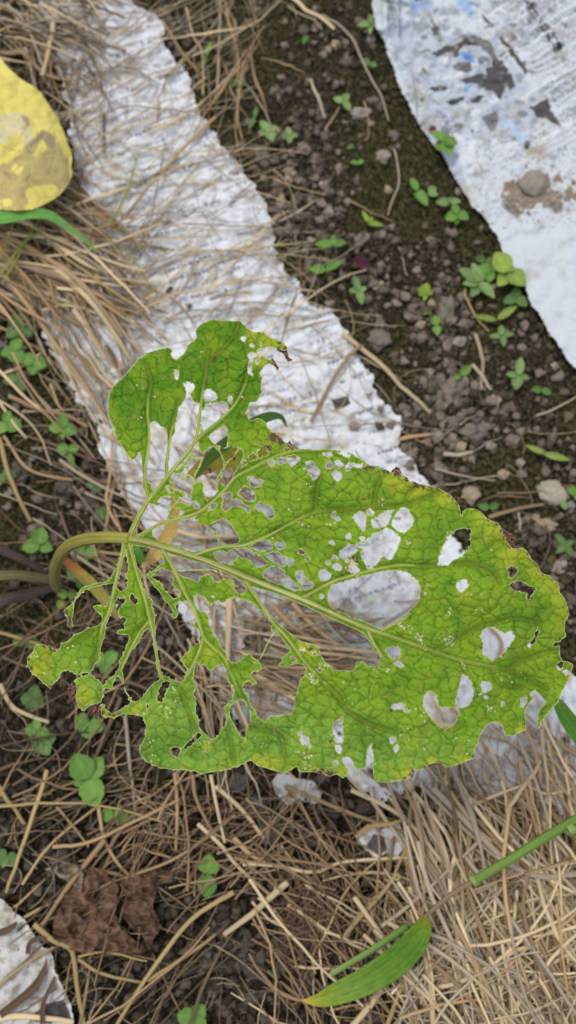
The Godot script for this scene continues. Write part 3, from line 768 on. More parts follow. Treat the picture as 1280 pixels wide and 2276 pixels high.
func build_stones() -> void:
	rng.seed = 91
	var shapes := []
	for k in 6: shapes.append(rock(70 + k, 0.85, 10, 14))
	var given := ["840,760,26,22,0", "1005,870,24,38,0", "840,640,13,12,2", "850,352,17,15,1", "716,411,10,12,3", "1140,978,17,16,0", "1005,942,18,16,0", "975,925,14,13,0", "785,955,12,10,1", "952,830,12,10,1", "1033,722,14,12,0", "990,690,20,34,0", "1155,1030,10,10,1", "1045,1100,20,18,2", "1117,1055,12,12,2", "1090,990,12,10,1", "800,540,14,16,0", "925,600,10,9,1", "690,540,10,9,1", "730,470,16,12,1", "580,350,22,20,0", "640,380,12,10,1", "1212,1165,26,14,2", "1240,1260,18,16,1", "1268,1120,12,10,1", "970,1060,14,10,0", "875,300,14,12,0", "900,1000,16,14,0", "1050,960,30,22,0", "930,700,14,12,0", "745,105,10,14,2", "800,255,24,14,1", "1070,840,12,9,0", "1020,760,16,13,1", "565,1790,30,24,4", "600,1840,26,30,4", "530,1735,24,20,4", "690,1860,24,20,4", "320,1660,24,18,4", "50,1050,20,28,4", "200,1120,18,20,4", "150,1085,24,18,4", "820,1790,30,18,5"]
	var cols := [[Color(0.215, 0.18, 0.15), "grey-brown", "soil clod"], [Color(0.34, 0.29, 0.245), "pale grey-brown", "soil clod"], [Color(0.40, 0.32, 0.22), "tan", "pebble"], [Color(0.66, 0.60, 0.50), "off-white", "pebble"], [Color(0.11, 0.095, 0.08), "dark grey", "soil clod"], [Color(0.09, 0.07, 0.055), "dark brown", "soil clod"]]
	for i in 48:
		var x := 0.0; var y := 0.0
		for tries in 40:
			x = rng.randf_range(470, 1275); y = rng.randf_range(60, 1320)
			if not on_paper(x, y) and rng.randf() < crumb_density(x, y): break
		var r := rng.randf_range(8, 15)
		given.append("%d,%d,%d,%d,%d" % [x, y, r, r * rng.randf_range(0.7, 1.2), rng.randi() % 3 if rng.randf() > 0.03 else 3])
	for t in given:
		var a := nums(t)
		var kind: Array = cols[int(a[4])]
		var p := at(a[0], a[1])
		var sx := a[2] * GROUND_PX * 0.95; var sz := a[3] * GROUND_PX * 0.95
		var sy := minf(sx, sz) * 0.75
		p.y = soil_height(p) + sy * 0.35 + (0.006 if on_paper(a[0], a[1]) else 0.0)
		var size := "large" if a[2] > 20 else "medium" if a[2] > 13 else "small"
		var o := put("pebble" if kind[2] == "pebble" else "soil_clod", shapes[rng.randi() % 6], rock_mat("rock" + str(int(a[4])), kind[0]))
		o.position = p
		o.rotation.y = rng.randf() * 0.8 - 0.4
		o.scale = Vector3(sx, sy, sz)
		var said := "%s %s %s %s" % [size, kind[1], kind[2], where(a[0], a[1])]
		if used_labels.has(said): said = "%s %s %s %s" % [size, kind[1], kind[2], between(a[0], a[1])]
		if said.split(" ").size() > 16: said = said.trim_prefix(size + " ")
		used_labels[said] = true
		tag(o, said, "stone" if kind[2] == "pebble" else "clod", "clods and pebbles lying on the soil")
	# the two stones one sees at once
	var st := put("stone", rock(131, 0.3, 14, 18), rock_mat("stone_grey", Color(0.30, 0.27, 0.22)))
	var p0 := at(1178, 424); p0.y = soil_height(p0) + 0.010
	st.position = p0; st.scale = Vector3(0.0115, 0.0075, 0.0105); st.rotation.y = 0.5
	tag(st, "rounded grey-brown stone holding down the right newspaper sheet", "stone")
	st = put("stone", rock(137, 0.34, 14, 18), rock_mat("stone_pale", Color(0.40, 0.36, 0.29)))
	p0 = at(1226, 1097); p0.y = soil_height(p0) + 0.003
	st.position = p0; st.scale = Vector3(0.0115, 0.0055, 0.0085); st.rotation.y = -0.5
	tag(st, "flat pale beige stone lying on the soil right of the big leaf's upper margin", "stone")

# ------------------------------------------------------------------ newspapers
const TEX := 2400.0                                       # texels per metre of print

func to_tex(p: Vector2, corner: Vector3) -> Vector2:
	var q := at(p.x, p.y)
	return Vector2(q.x - corner.x, q.z - corner.z) * TEX

func glyph(im: Image, c0: Vector2, size: float, right: Vector2, down: Vector2, ink: Color, w: float) -> void:
	var strokes := rng.randi_range(3, 6)
	for k in strokes:
		var u := rng.randf_range(-0.42, 0.42); var v := rng.randf_range(-0.42, 0.42)
		var a: Vector2; var b: Vector2
		if k % 2 == 0:
			a = c0 + right * (-0.40 * size) + down * (v * size); b = c0 + right * (rng.randf_range(0.1, 0.42) * size) + down * (v * size)
		else:
			a = c0 + right * (u * size) + down * (-0.42 * size); b = c0 + right * ((u + rng.randf_range(-0.25, 0.25)) * size) + down * (rng.randf_range(0.0, 0.45) * size)
		draw_line_px(im, a, b, w, w, ink)

func write_block(im: Image, corner: Vector3, o: Vector2, right: Vector2, down: Vector2, cols: int, rows: int, pitch_c: float, pitch_r: float, size: float, ink: Color, w: float, gaps := 0.1) -> void:
	var k := TEX * GROUND_PX
	for r in rows:
		if rng.randf() < gaps: continue
		var last := cols if rng.randf() > 0.25 else int(cols * rng.randf_range(0.3, 0.9))
		for q in last:
			if rng.randf() < 0.05: continue
			var p := o + right * (q * pitch_c) + down * (r * pitch_r)
			glyph(im, to_tex(p, corner), size * k, right, down, ink, w)

func mark(im: Image, corner: Vector3, text: String, ink: Color) -> void:
	var q := poly(text)
	for i in q.size(): q[i] = to_tex(q[i], corner)
	fill_poly(im, q, ink)

func stroke_sign(im: Image, corner: Vector3, o: Vector2, right: Vector2, down: Vector2, size: float, text: String, w: float, ink: Color) -> void:
	var a := nums(text)
	for i in a.size() / 4:
		var p := o + right * (a[i * 4] * size) + down * (a[i * 4 + 1] * size)
		var q := o + right * (a[i * 4 + 2] * size) + down * (a[i * 4 + 3] * size)
		draw_line_px(im, to_tex(p, corner), to_tex(q, corner), w, w, ink)

func grime(im: Image, seed_: int, amount: float) -> void:
	var n := FastNoiseLite.new(); n.seed = seed_; n.frequency = 0.012; n.fractal_octaves = 5
	var g := n.get_image(im.get_width(), im.get_height(), false, false, false)
	g.convert(Image.FORMAT_L8)
	var gd := g.get_data(); var d := im.get_data()
	for i in gd.size():
		var t := clampf((gd[i] / 255.0 - 0.60) * 4.0, 0.0, 1.0) * amount
		d[i * 3] = int(d[i * 3] * (1.0 - t * 0.22)); d[i * 3 + 1] = int(d[i * 3 + 1] * (1.0 - t * 0.30)); d[i * 3 + 2] = int(d[i * 3 + 2] * (1.0 - t * 0.46))
	im.set_data(im.get_width(), im.get_height(), false, Image.FORMAT_RGB8, d)

func print_mat(called: String, im: Image) -> StandardMaterial3D:
	var m := mat(called, 0.9, 0.2, Color(0.12, 0.12, 0.12))
	m.albedo_texture = ImageTexture.create_from_image(im)
	m.texture_repeat = false
	return m

func torn(p: PackedVector2Array, amount: float) -> PackedVector2Array:      # breaks the sides of an outline into a torn edge
	var out := PackedVector2Array()
	for i in p.size():
		var a := p[i]; var b := p[(i + 1) % p.size()]
		var n := maxi(1, int(a.distance_to(b) / 4.0))
		var o := (b - a).orthogonal().normalized()
		for k in n:
			var m := a.lerp(b, float(k) / n)
			out.append(m + o * amount * (2.4 * n_mid.get_noise_2d(m.x / 55.0, m.y / 55.0) + 0.9 * n_fine.get_noise_2d(m.x / 7.0, m.y / 7.0)))
	return out

func zone_mask(text: String, lo: Vector2, size: Vector2, tear := 2.6) -> Image:
	var im := Image.create_empty(int(size.x), int(size.y), false, Image.FORMAT_L8)
	var q := torn(poly(text), tear)
	var z := PackedVector2Array()
	for i in q.size():
		z.append((q[i] + Vector2(80, 80)) / 4.0)
		q[i] -= lo
	fill_poly(im, q, Color.WHITE)
	fill_poly(paper_zone, z, Color.WHITE)
	return im

const STRIP := "70,-60 290,-60 296,-4 306,18 345,30 362,58 370,100 380,125 410,150 428,185 430,225 455,262 478,300 510,345 545,390 585,440 604,505 612,530 604,548 640,600 668,640 690,672 735,695 762,722 790,775 822,830 832,870 868,900 892,945 880,975 905,1020 935,1062 965,1100 1000,1160 1012,1200 1045,1250 1080,1310 1130,1390 1210,1450 1262,1495 1340,1540 1340,1860 1240,1800 1160,1770 1040,1790 960,1760 905,1748 850,1790 720,1700 640,1690 560,1640 510,1572 475,1510 440,1435 400,1350 345,1235 310,1150 270,1100 232,1030 205,940 185,905 150,850 128,800 92,735 110,640 160,560 180,460 165,330 140,200 100,90"
const RIGHT := "832,-60 826,20 836,60 850,80 862,120 880,170 905,225 930,275 955,312 985,345 1000,375 1030,430 1048,455 1070,475 1100,520 1112,545 1122,570 1150,610 1168,640 1178,670 1205,712 1235,760 1262,800 1300,840 1360,900 1360,-60"

func paper_height(x: float, y: float, lift: float) -> float:
	var p := at(x, y)
	return soil_height(p) * 0.8 + lift

func build_strip() -> void:
	rng.seed = 31
	var mask := zone_mask(STRIP, Vector2(60, -70), Vector2(1290, 1940), 5.5)
	var corner := at(40, -90)
	corner.y = 0
	var far := at(1360, 1900)
	var im := Image.create_empty(int((far.x - corner.x) * TEX) + 80, int((far.z - corner.z) * TEX) + 40, false, Image.FORMAT_RGB8)
	corner.x -= 0.02
	im.fill(Color(0.845, 0.86, 0.89))
	grime(im, 8, 0.7)
	var ink := Color(0.39, 0.40, 0.42)
	var pale := Color(0.52, 0.53, 0.56)
	var right := Vector2(0.945, -0.326); var down := Vector2(0.326, 0.945)
	for k in 700:                                         # faded show-through of the print on the other side
		var q0 := Vector2(rng.randf_range(60, 1330), rng.randf_range(-60, 1860))
		draw_line_px(im, to_tex(q0, corner), to_tex(q0 + right.rotated(rng.randf_range(-0.7, 0.7)) * rng.randf_range(8, 34), corner), rng.randf_range(4, 14), rng.randf_range(4, 14), Color(0.795, 0.81, 0.84) if k % 3 else Color(0.81, 0.80, 0.775))
	# columns of small print that run across the strip
	for k in 72:
		var o := Vector2(60.0 + k * 13.0, 70.0 + k * 22.5)
		var big_row := k % 11 == 5
		for col in 3:
			if k % 9 == 4 and col == 1: continue
			if k > 46 and (col > 0 or k % 4): continue
			if rng.randf() < 0.22: continue
			var tone := ink if (k / 3 + col) % 3 else pale
			write_block(im, corner, o + right * (col * 205.0 + rng.randf_range(-12, 12)) + down * rng.randf_range(-3, 3), right, down, 12 if big_row else rng.randi_range(12, 20), 1, 15.0 if big_row else 9.4, 20.0, 15.0 if big_row else 10.0, tone.lerp(Color(0.74, 0.75, 0.78), rng.randf_range(0.0, 0.65)), 2.4 if big_row else 1.4, 0.04)
	for q0 in [Vector2(795, 1330), Vector2(880, 1290), Vector2(690, 1330), Vector2(1010, 1530)]:
		for k in 9: glyph(im, to_tex(q0 + Vector2(rng.randf_range(-18, 18), rng.randf_range(-24, 24)), corner), 9.0, right, down, Color(0.6, 0.61, 0.63), 1.3)
	mark(im, corner, "540,1420 575,1392 600,1400 606,1428 580,1450 548,1444", Color(0.36, 0.36, 0.37))
	mark(im, corner, "735,895 770,888 778,906 745,920", Color(0.33, 0.33, 0.34))
	mark(im, corner, "500,1520 560,1515 552,1530 508,1534", Color(0.33, 0.33, 0.34))
	var place := func(x, y):
		var q := Vector2(x, y)
		var along := q.dot(right); var over := q.dot(down)
		var w := 0.0004 * n_mid.get_noise_2d(along / 120.0, over / 34.0) + 0.0017 * n_mid.get_noise_2d(x / 42.0 + 11.0, y / 42.0) + 0.0036 * n_low.get_noise_2d(x / 95.0, y / 95.0)
		var c1 := n_cell.get_noise_2d(x / 70.0 + 3.0 + 0.5 * n_mid.get_noise_2d(x / 60.0, y / 60.0), y / 80.0) + 1.0
		return at(x, y, paper_height(x, y, 0.0055 + w + 0.0013 * (1.0 - exp(-c1 * 3.0))))
	var tint := func(x, y, cover):
		var t := 1.0 + 0.06 * n_fine.get_noise_2d(x / 30.0, y / 30.0)
		var dirt := clampf(n_mid.get_noise_2d(x / 70.0 + 9.0, y / 70.0) * 1.8 - 0.55 + clampf((230.0 - x) / 400.0, 0.0, 0.5), 0.0, 0.75)
		var grey := clampf(n_mid.get_noise_2d(x / 24.0 + 60.0, y / 24.0) * 1.6 - 0.1, 0.0, 0.5)
		return Color(t, t, t).lerp(Color(0.62, 0.61, 0.60), grey).lerp(Color(0.50, 0.40, 0.29), dirt) if cover > 0.6 else Color(0.85, 0.8, 0.7)
	var uvs := func(p): return Vector2((p.x - corner.x) * TEX / im.get_width(), (p.z - corner.z) * TEX / im.get_height())
	tag(put("newspaper", cut_sheet(mask, Vector2(60, -70), 3, 0.75, place, tint, uvs), print_mat("print_strip", im)), "long torn wrinkled strip of newspaper running diagonally under the big leaf", "newspaper")

func build_right() -> void:
	rng.seed = 32
	var mask := zone_mask(RIGHT, Vector2(800, -70), Vector2(570, 990), 1.6)
	var corner := at(790, -90)
	corner.y = 0
	var far := at(1370, 940)
	var im := Image.create_empty(int((far.x - corner.x) * TEX) + 60, int((far.z - corner.z) * TEX) + 40, false, Image.FORMAT_RGB8)
	im.fill(Color(0.765, 0.79, 0.825))
	# bluish and grey washes of the pictures in print
	mark(im, corner, "830,-60 1000,-60 990,20 930,40 900,110 850,80", Color(0.78, 0.81, 0.86))
	mark(im, corner, "850,60 1000,90 1110,120 1180,230 1180,300 1080,345 1000,440 900,210", Color(0.70, 0.73, 0.785))
	mark(im, corner, "960,300 1080,330 1040,420 1010,350 990,340", Color(0.80, 0.82, 0.87))
	grime(im, 15, 0.6)
	var ink := Color(0.36, 0.37, 0.39)
	var pale := Color(0.55, 0.56, 0.58)
	var right := Vector2(0.85, -0.527); var down := Vector2(0.575, 0.818)
	for k in 5:
		write_block(im, corner, Vector2(1085 + k * 46, 12 + k * 70), right, down, 9, 4, 9.0, 14.0, 8.5, pale, 1.2, 0.1)
		write_block(im, corner, Vector2(1190 + k * 30, 0 + k * 66), right, down, 14, 4, 9.0, 14.0, 8.5, pale, 1.2, 0.1)
		write_block(im, corner, Vector2(1120 + k * 40, 110 + k * 52), right, down, 18, 3, 9.0, 14.0, 8.5, pale, 1.2, 0.15)
	write_block(im, corner, Vector2(1140, 330), right, down, 18, 6, 9.0, 13.0, 8.0, pale, 1.1, 0.15)
	for k in 26:
		write_block(im, corner, Vector2(1075 + k * 8.6, 2 + k * 12.6), right, down, 26, 1, 9.0, 13.0, 9.0, Color(0.50, 0.515, 0.545), 1.4, 0.15)
	for k in 22:
		draw_line_px(im, to_tex(Vector2(846 + k * 1.4 + rng.randf_range(-4, 4), -40 + rng.randf() * 60), corner), to_tex(Vector2(862 + k * 1.4 + rng.randf_range(-6, 6), 30 + rng.randf() * 80), corner), 2.2, 1.0, Color(0.52, 0.54, 0.58))
	for k in 900:
		var q0 := Vector2(rng.randf_range(850, 1130), rng.randf_range(-30, 360))
		draw_line_px(im, to_tex(q0, corner), to_tex(q0 + Vector2(rng.randf_range(-14, 14), rng.randf_range(-10, 10)), corner), rng.randf_range(1.5, 5.0), 1.0, [Color(0.66, 0.69, 0.74), Color(0.56, 0.58, 0.62), Color(0.72, 0.75, 0.80)][k % 3] if k % 4 else Color(0.81, 0.83, 0.86))
	for k in 150:
		var q0 := Vector2(rng.randf_range(900, 1200), rng.randf_range(40, 340))
		if q0.x - 880.0 < (q0.y - 130.0) * 0.55: continue
		var tone: Color = [Color(0.60, 0.62, 0.66), Color(0.66, 0.70, 0.77), Color(0.50, 0.51, 0.54), Color(0.80, 0.81, 0.84), Color(0.72, 0.74, 0.78)][k % 5]
		var blot := PackedVector2Array()
		for j in 7: blot.append(to_tex(q0 + Vector2(rng.randf_range(4, 16), 0).rotated(TAU * j / 7.0) * Vector2(1.0, 0.7), corner))
		fill_poly(im, blot, tone)
	# white rules between the columns
	for k in 4:
		var o := Vector2(1060 + k * 46, 60 + k * 88)
		draw_line_px(im, to_tex(o, corner), to_tex(o + right * 230.0, corner), 3.0, 3.0, Color(0.87, 0.885, 0.91))
	# the upright headline: 1 4 and the sign for day, then worn characters
	var hw := 3.2
	ink = Color(0.26, 0.265, 0.28)
	var sz := 22.0
	var o := Vector2(1161, 14)
	stroke_sign(im, corner, o, right, down, sz, "0.0,-0.4,0.0,0.4 -0.2,-0.25,0.0,-0.4", hw, ink)
	o += down * 15.0
	stroke_sign(im, corner, o, right, down, sz, "0.15,-0.42,-0.3,0.18 -0.3,0.18,0.38,0.18 0.15,-0.42,0.15,0.42", hw, ink)
	o += down * 19.0
	stroke_sign(im, corner, o, right, down, sz, "-0.32,-0.42,-0.32,0.42 0.32,-0.42,0.32,0.42 -0.32,-0.42,0.32,-0.42 -0.32,0.0,0.32,0.0 -0.32,0.42,0.32,0.42", hw, ink)
	o += down * 21.0
	stroke_sign(im, corner, o, right, down, sz, "-0.35,-0.35,-0.1,-0.2 -0.35,0.35,0.1,0.25 0.1,0.25,0.4,-0.3", hw, ink)
	o += down * 22.0
	stroke_sign(im, corner, o, right, down, sz, "-0.45,-0.3,-0.05,-0.3 -0.25,-0.45,-0.25,0.45 -0.42,-0.12,-0.08,-0.12 -0.42,0.1,-0.08,0.1 -0.45,0.28,-0.05,0.28 0.08,-0.4,0.08,0.45 0.08,-0.4,0.4,-0.4 0.4,-0.4,0.4,0.45 0.08,-0.12,0.4,-0.12 0.08,0.14,0.4,0.14", hw, ink)
	o += down * 24.0
	stroke_sign(im, corner, o, right, down, sz, "-0.4,-0.35,0.05,-0.35 -0.18,-0.35,-0.18,0.45 -0.45,0.0,0.1,0.0 0.2,-0.35,0.2,0.2 0.42,-0.45,0.42,0.45 0.42,0.45,0.3,0.38", hw, ink)
	o += down * 24.0
	stroke_sign(im, corner, o, right, down, sz, "-0.2,-0.45,-0.42,0.05 -0.3,-0.15,-0.3,0.45 -0.1,-0.2,0.45,-0.2 0.18,-0.45,0.18,0.45 0.15,-0.2,-0.12,0.3 0.2,-0.2,0.45,0.3", hw, ink)
	o += down * 26.0
	stroke_sign(im, corner, o, right, down, sz, "-0.3,-0.1,0.3,-0.1 -0.1,-0.4,0.1,0.4 0.3,-0.3,-0.2,0.4", hw, pale)
	# dark printed shapes, worn
	var dark := Color(0.33, 0.325, 0.33)
	mark(im, corner, "1103,98 1112,93 1140,135 1166,176 1160,184 1146,168 1125,135", dark)
	mark(im, corner, "1066,42 1074,50 1083,62 1082,72 1076,66", dark)
	mark(im, corner, "950,142 985,118 1010,104 1030,92 1046,102 1075,104 1072,116 1050,112 1030,110 1014,124 990,130 966,146", dark)
	mark(im, corner, "1020,192 1050,178 1068,170 1078,180 1060,192 1030,204", dark)
	mark(im, corner, "948,208 960,202 975,200 994,207 985,214 960,215", dark)
	mark(im, corner, "1075,165 1100,155 1110,146 1116,165 1100,170 1112,190 1130,182 1136,200 1118,206 1108,236 1090,216 1070,212 1084,200", dark)
	mark(im, corner, "985,238 1010,230 1030,226 1026,236 1000,242", dark)
	mark(im, corner, "1040,232 1058,226 1072,230 1062,240 1046,240", dark)
	mark(im, corner, "1050,100 1062,94 1086,112 1100,140 1092,150 1076,132", Color(0.45, 0.45, 0.46))
	mark(im, corner, "1090,150 1102,140 1124,176 1140,206 1128,214 1110,186", dark)
	mark(im, corner, "1044,180 1076,176 1100,196 1086,206 1064,200", dark)
	mark(im, corner, "1196,236 1216,250 1236,284 1226,290 1200,262", dark)
	mark(im, corner, "912,66 936,54 958,66 938,84 918,80", Color(0.58, 0.60, 0.63))
	mark(im, corner, "1064,276 1084,268 1100,262 1104,280 1096,300 1086,306 1080,290", Color(0.50, 0.50, 0.51))
	mark(im, corner, "1168,254 1184,246 1210,230 1222,244 1214,262 1232,280 1240,300 1220,286 1206,276 1186,276 1178,262", dark)
	mark(im, corner, "1000,160 1018,150 1040,152 1046,168 1030,176 1012,170", Color(0.42, 0.42, 0.43))
	for i in 26:
		var q := Vector2(rng.randf_range(930, 1130), rng.randf_range(120, 300))
		draw_line_px(im, to_tex(q, corner), to_tex(q + Vector2(rng.randf_range(-16, 16), rng.randf_range(-10, 10)), corner), 3.0, 1.0, Color(0.6, 0.61, 0.63) if i % 2 else Color(0.88, 0.89, 0.91))
	var blue := Color(0.45, 0.60, 0.80)
	mark(im, corner, "1012,126 1030,132 1048,146 1052,156 1040,152 1026,144", blue)
	mark(im, corner, "1026,210 1042,202 1048,206 1030,218", Color(0.45, 0.66, 0.83))
	mark(im, corner, "905,20 960,16 958,34 910,44", Color(0.62, 0.70, 0.82))
	mark(im, corner, "1006,14 1030,8 1052,36 1044,46 1016,30", Color(0.60, 0.71, 0.85))
	mark(im, corner, "905,-10 940,-20 945,14 918,22", Color(0.40, 0.47, 0.58))
	mark(im, corner, "1108,272 1118,276 1160,318 1174,334 1168,346 1158,340 1140,316 1116,296", Color(0.66, 0.76, 0.86))
	# earth washed over the lower part of the print
	for i in 60:
		var q := Vector2(rng.randf_range(1110, 1290), rng.randf_range(395, 480))
		if absf(q.y - 440.0) > 34.0 + (q.x - 1200.0) * -0.1: continue
		disc(im, to_tex(q, corner), rng.randf_range(4, 10), rng.randf_range(3, 7), Color(0.55, 0.49, 0.42), rng.randf() * 3.0, 0.2)
	for i in 500:
		var q := Vector2(1050.0 + 250.0 * rng.randf(), rng.randf_range(330, 520))
		disc(im, to_tex(q, corner), rng.randf_range(0.6, 2.2), rng.randf_range(0.6, 1.6), Color(0.62, 0.55, 0.46) if i % 3 else Color(0.4, 0.36, 0.31), rng.randf() * 3.0, 0.2)
	for i in 260:
		var q := Vector2(880.0 + 400.0 * rng.randf(), rng.randf_range(0, 330))
		disc(im, to_tex(q, corner), rng.randf_range(0.8, 3.5), rng.randf_range(0.6, 2.0), Color(0.72, 0.66, 0.56), rng.randf() * 3.0, 0.2)
	var place := func(x, y):
		var blank := clampf((y - 470.0 - (1280.0 - x) * 0.25) / 50.0, 0.0, 1.0)
		var c1 := n_cell2.get_noise_2d(x / 70.0 + 3.0, y / 70.0) + 1.0
		var w := 0.0045 * n_low.get_noise_2d(x / 80.0 + 5.0, y / 80.0) + 0.0022 * n_mid.get_noise_2d(x / 36.0, y / 36.0) + 0.0016 * (1.0 - exp(-c1 * 3.0))
		var fold := smoothstep(60.0, 10.0, absf(x - 872.0)) * smoothstep(130.0, 40.0, y) * (0.006 + 0.003 * sin(x / 4.5))
		return at(x, y, paper_height(x, y, 0.0065 + w * (1.0 - 0.65 * blank) + fold + 0.004 * blank))
	var tint := func(x, y, cover):
		var t := 1.0 + 0.05 * n_fine.get_noise_2d(x / 30.0, y / 30.0)
		var dirt := clampf(n_mid.get_noise_2d(x / 60.0 + 19.0, y / 60.0) * 1.6 - 0.45, 0.0, 0.5)
		if cover < 0.7: return Color(0.85, 0.78, 0.66)
		return Color(t, t, t).lerp(Color(0.62, 0.53, 0.42), dirt * (1.0 if y < 500.0 else 0.25))
	var uvs := func(p): return Vector2((p.x - corner.x) * TEX / im.get_width(), (p.z - corner.z) * TEX / im.get_height())
	tag(put("newspaper", cut_sheet(mask, Vector2(800, -70), 3, 0.45, place, tint, uvs), print_mat("print_right", im)), "weathered newspaper sheet with grey print in the upper right corner", "newspaper")
	# damp earth piled round the stone on the sheet
	var em := Image.create_empty(220, 160, false, Image.FORMAT_L8)
	var q := poly("1118,448 1136,420 1152,398 1166,396 1196,412 1222,420 1252,396 1276,398 1262,424 1246,440 1250,470 1236,480 1230,452 1206,462 1180,478 1160,490 1136,472")
	for i in q.size(): q[i] -= Vector2(1090, 370)
	fill_poly(em, q, Color.WHITE)
	var pile := cut_sheet(em, Vector2(1090, 370), 2, 1.6, func(x, y): return at(x, y, paper_height(x, y, 0.0088 + 0.0016 * n_mid.get_noise_2d(x / 26.0, y / 26.0) - 0.00004 * absf(y - 440.0))), func(x, y, _c): return Color(0.25, 0.205, 0.165) * (1.0 + 0.6 * n_fine.get_noise_2d(x / 10.0, y / 10.0)))
	tag(put("earth_pile", pile, mat("earth", 0.95, 0.15)), "smear of brown earth around the stone on the right newspaper", "earth")

func scrap(text: String, label: String, marks: Array, seed_: int, lift: float) -> void:
	rng.seed = seed_
	var q := poly(text)
	var lo := q[0]; var hi := q[0]
	for p in q: lo = lo.min(p); hi = hi.max(p)
	lo -= Vector2(15, 15); hi += Vector2(15, 15)
	var mask := zone_mask(text, lo, hi - lo)
	var corner := at(lo.x - 10, lo.y - 10); corner.y = 0
	var far := at(hi.x + 10, hi.y + 10)
	var im := Image.create_empty(int((far.x - corner.x) * TEX) + 20, int((far.z - corner.z) * TEX) + 20, false, Image.FORMAT_RGB8)
	im.fill(Color(0.80, 0.81, 0.82))
	grime(im, seed_, 0.8)
	for m in marks: mark(im, corner, m, Color(0.36, 0.36, 0.37))
	var place := func(x, y): return at(x, y, paper_height(x, y, lift + 0.004 * n_low.get_noise_2d(x / 110.0 + seed_, y / 110.0) + 0.0007 * n_mid.get_noise_2d(x / 60.0, y / 60.0)))
	var tint := func(x, y, _c):
		var d := clampf(n_mid.get_noise_2d(x / 40.0 + seed_, y / 40.0) * 1.5, 0.0, 0.5)
		return Color(0.93, 0.92, 0.90).lerp(Color(0.42, 0.35, 0.27), clampf(d * 1.5 + 0.1 + 0.4 * n_fine.get_noise_2d(x / 9.0, y / 9.0), 0.0, 0.8))
	var uvs := func(p): return Vector2((p.x - corner.x) * TEX / im.get_width(), (p.z - corner.z) * TEX / im.get_height())
	tag(put("newspaper_scrap", cut_sheet(mask, lo, 3, 0.5, place, tint, uvs), print_mat("print_scrap" + str(seed_), im)), label, "newspaper", "")

# ------------------------------------------------------------------ straw
func straw_points(x: float, y: float, ang: float, length: float, bend: float, h: float, tilt: float, seg := 8) -> PackedVector3Array:
	var p := at(x, y)
	var base := soil_height(p) + h
	var out := PackedVector3Array()
	var dir := Vector2(cos(ang), sin(ang))
	var kink := rng.randf_range(-0.5, 0.5) if rng.randf() < 0.25 else 0.0
	var where_k := rng.randf_range(-0.3, 0.3)
	for i in seg + 1:
		var t := float(i) / seg - 0.5
		var o := dir * t * length + dir.orthogonal() * bend * (t * t - 0.08) * length
		if kink != 0.0 and t > where_k: o += dir.orthogonal() * kink * (t - where_k) * length
		o += dir.orthogonal() * 0.0014 * n_fine.get_noise_2d(x + t * 5.0, y)
		out.append(Vector3(p.x + o.x, maxf(0.0015, base + tilt * t * length - 0.10 * absf(bend) * t * t * length), p.z + o.y))
	return out

func straw_color(kind: int) -> Color:
	match kind:
		0: return Color(0.62, 0.485, 0.30) * rng.randf_range(0.75, 1.15)
		1: return Color(0.42, 0.285, 0.155) * rng.randf_range(0.7, 1.15)
		2: return Color(0.40, 0.33, 0.245) * rng.randf_range(0.7, 1.15)
		3: return Color(0.40, 0.30, 0.135) * rng.randf_range(0.8, 1.1)
		5: return Color(0.27, 0.175, 0.10) * rng.randf_range(0.6, 1.2)
		_: return Color(0.16, 0.105, 0.07) * rng.randf_range(0.7, 1.2)

const TONES := ["pale", "brown", "greyish", "golden", "dark brown", "russet"]

func add_straw(text: String) -> void:                    # x0 y0 h0 ... path of one straw one can pick out, then radius and tone
	var a := nums(text)
	var n := (a.size() - 2) / 3
	var p := PackedVector3Array()
	for i in n: p.append(Vector3(a[i * 3], a[i * 3 + 1], a[i * 3 + 2] * 0.001))
	var mid := p[n / 2]
	var q := curve(p, 5)
	var pts := PackedVector3Array(); var rad := PackedFloat32Array()
	for i in q.size():
		var w := at(q[i].x, q[i].y, q[i].z)
		w.y = q[i].z + soil_height(w) + 0.002
		pts.append(w); rad.append(a[-2] * 0.001 * lerpf(1.0, 0.7, float(i) / q.size()))
	straw_thing(pts, rad, int(a[-1]), mid.x, mid.y, p[0].distance_to(p[-1]), atan2(p[-1].y - p[0].y, p[-1].x - p[0].x))

func straw_thing(pts: PackedVector3Array, rad: PackedFloat32Array, tone: int, x: float, y: float, length: float, ang: float) -> void:
	var sh := Shape.new()
	var col := straw_color(tone)
	var mid := pts[pts.size() / 2]
	var local := PackedVector3Array()
	for p in pts: local.append(p - mid)
	tube(sh, local, rad, 6, [col, col * rng.randf_range(0.8, 1.1), col * 0.85], 0.6)
	var o := put("straw", sh.mesh(), mat("straw", 0.7, 0.35))
	o.position = mid
	var d := fposmod(rad_to_deg(ang), 180.0)
	var lie := "lying level" if d < 18 or d > 162 else "falling rightwards" if d < 72 else "pointing upright" if d < 108 else "rising rightwards"
	var size := "long" if length > 260 else "short" if length < 120 else "mid-length"
	var fat := "thick" if rad[0] > 0.0013 else "thin" if rad[0] < 0.0007 else ""
	var said := ("%s %s %s straw %s %s" % [size, fat, TONES[tone], lie, where(x, y)]).replace("  ", " ")
	if used_labels.has(said): said = "%s straw %s %s" % [TONES[tone], lie, between(x, y)]
	if used_labels.has(said): said = ("%s %s %s straw %s" % [size, fat, TONES[tone], between(x, y)]).replace("  ", " ")
	if said.split(" ").size() > 16: said = "%s straw %s" % [TONES[tone], between(x, y)]
	used_labels[said] = true
	tag(o, said, "straw", "dry straw stalks scattered over soil and paper")

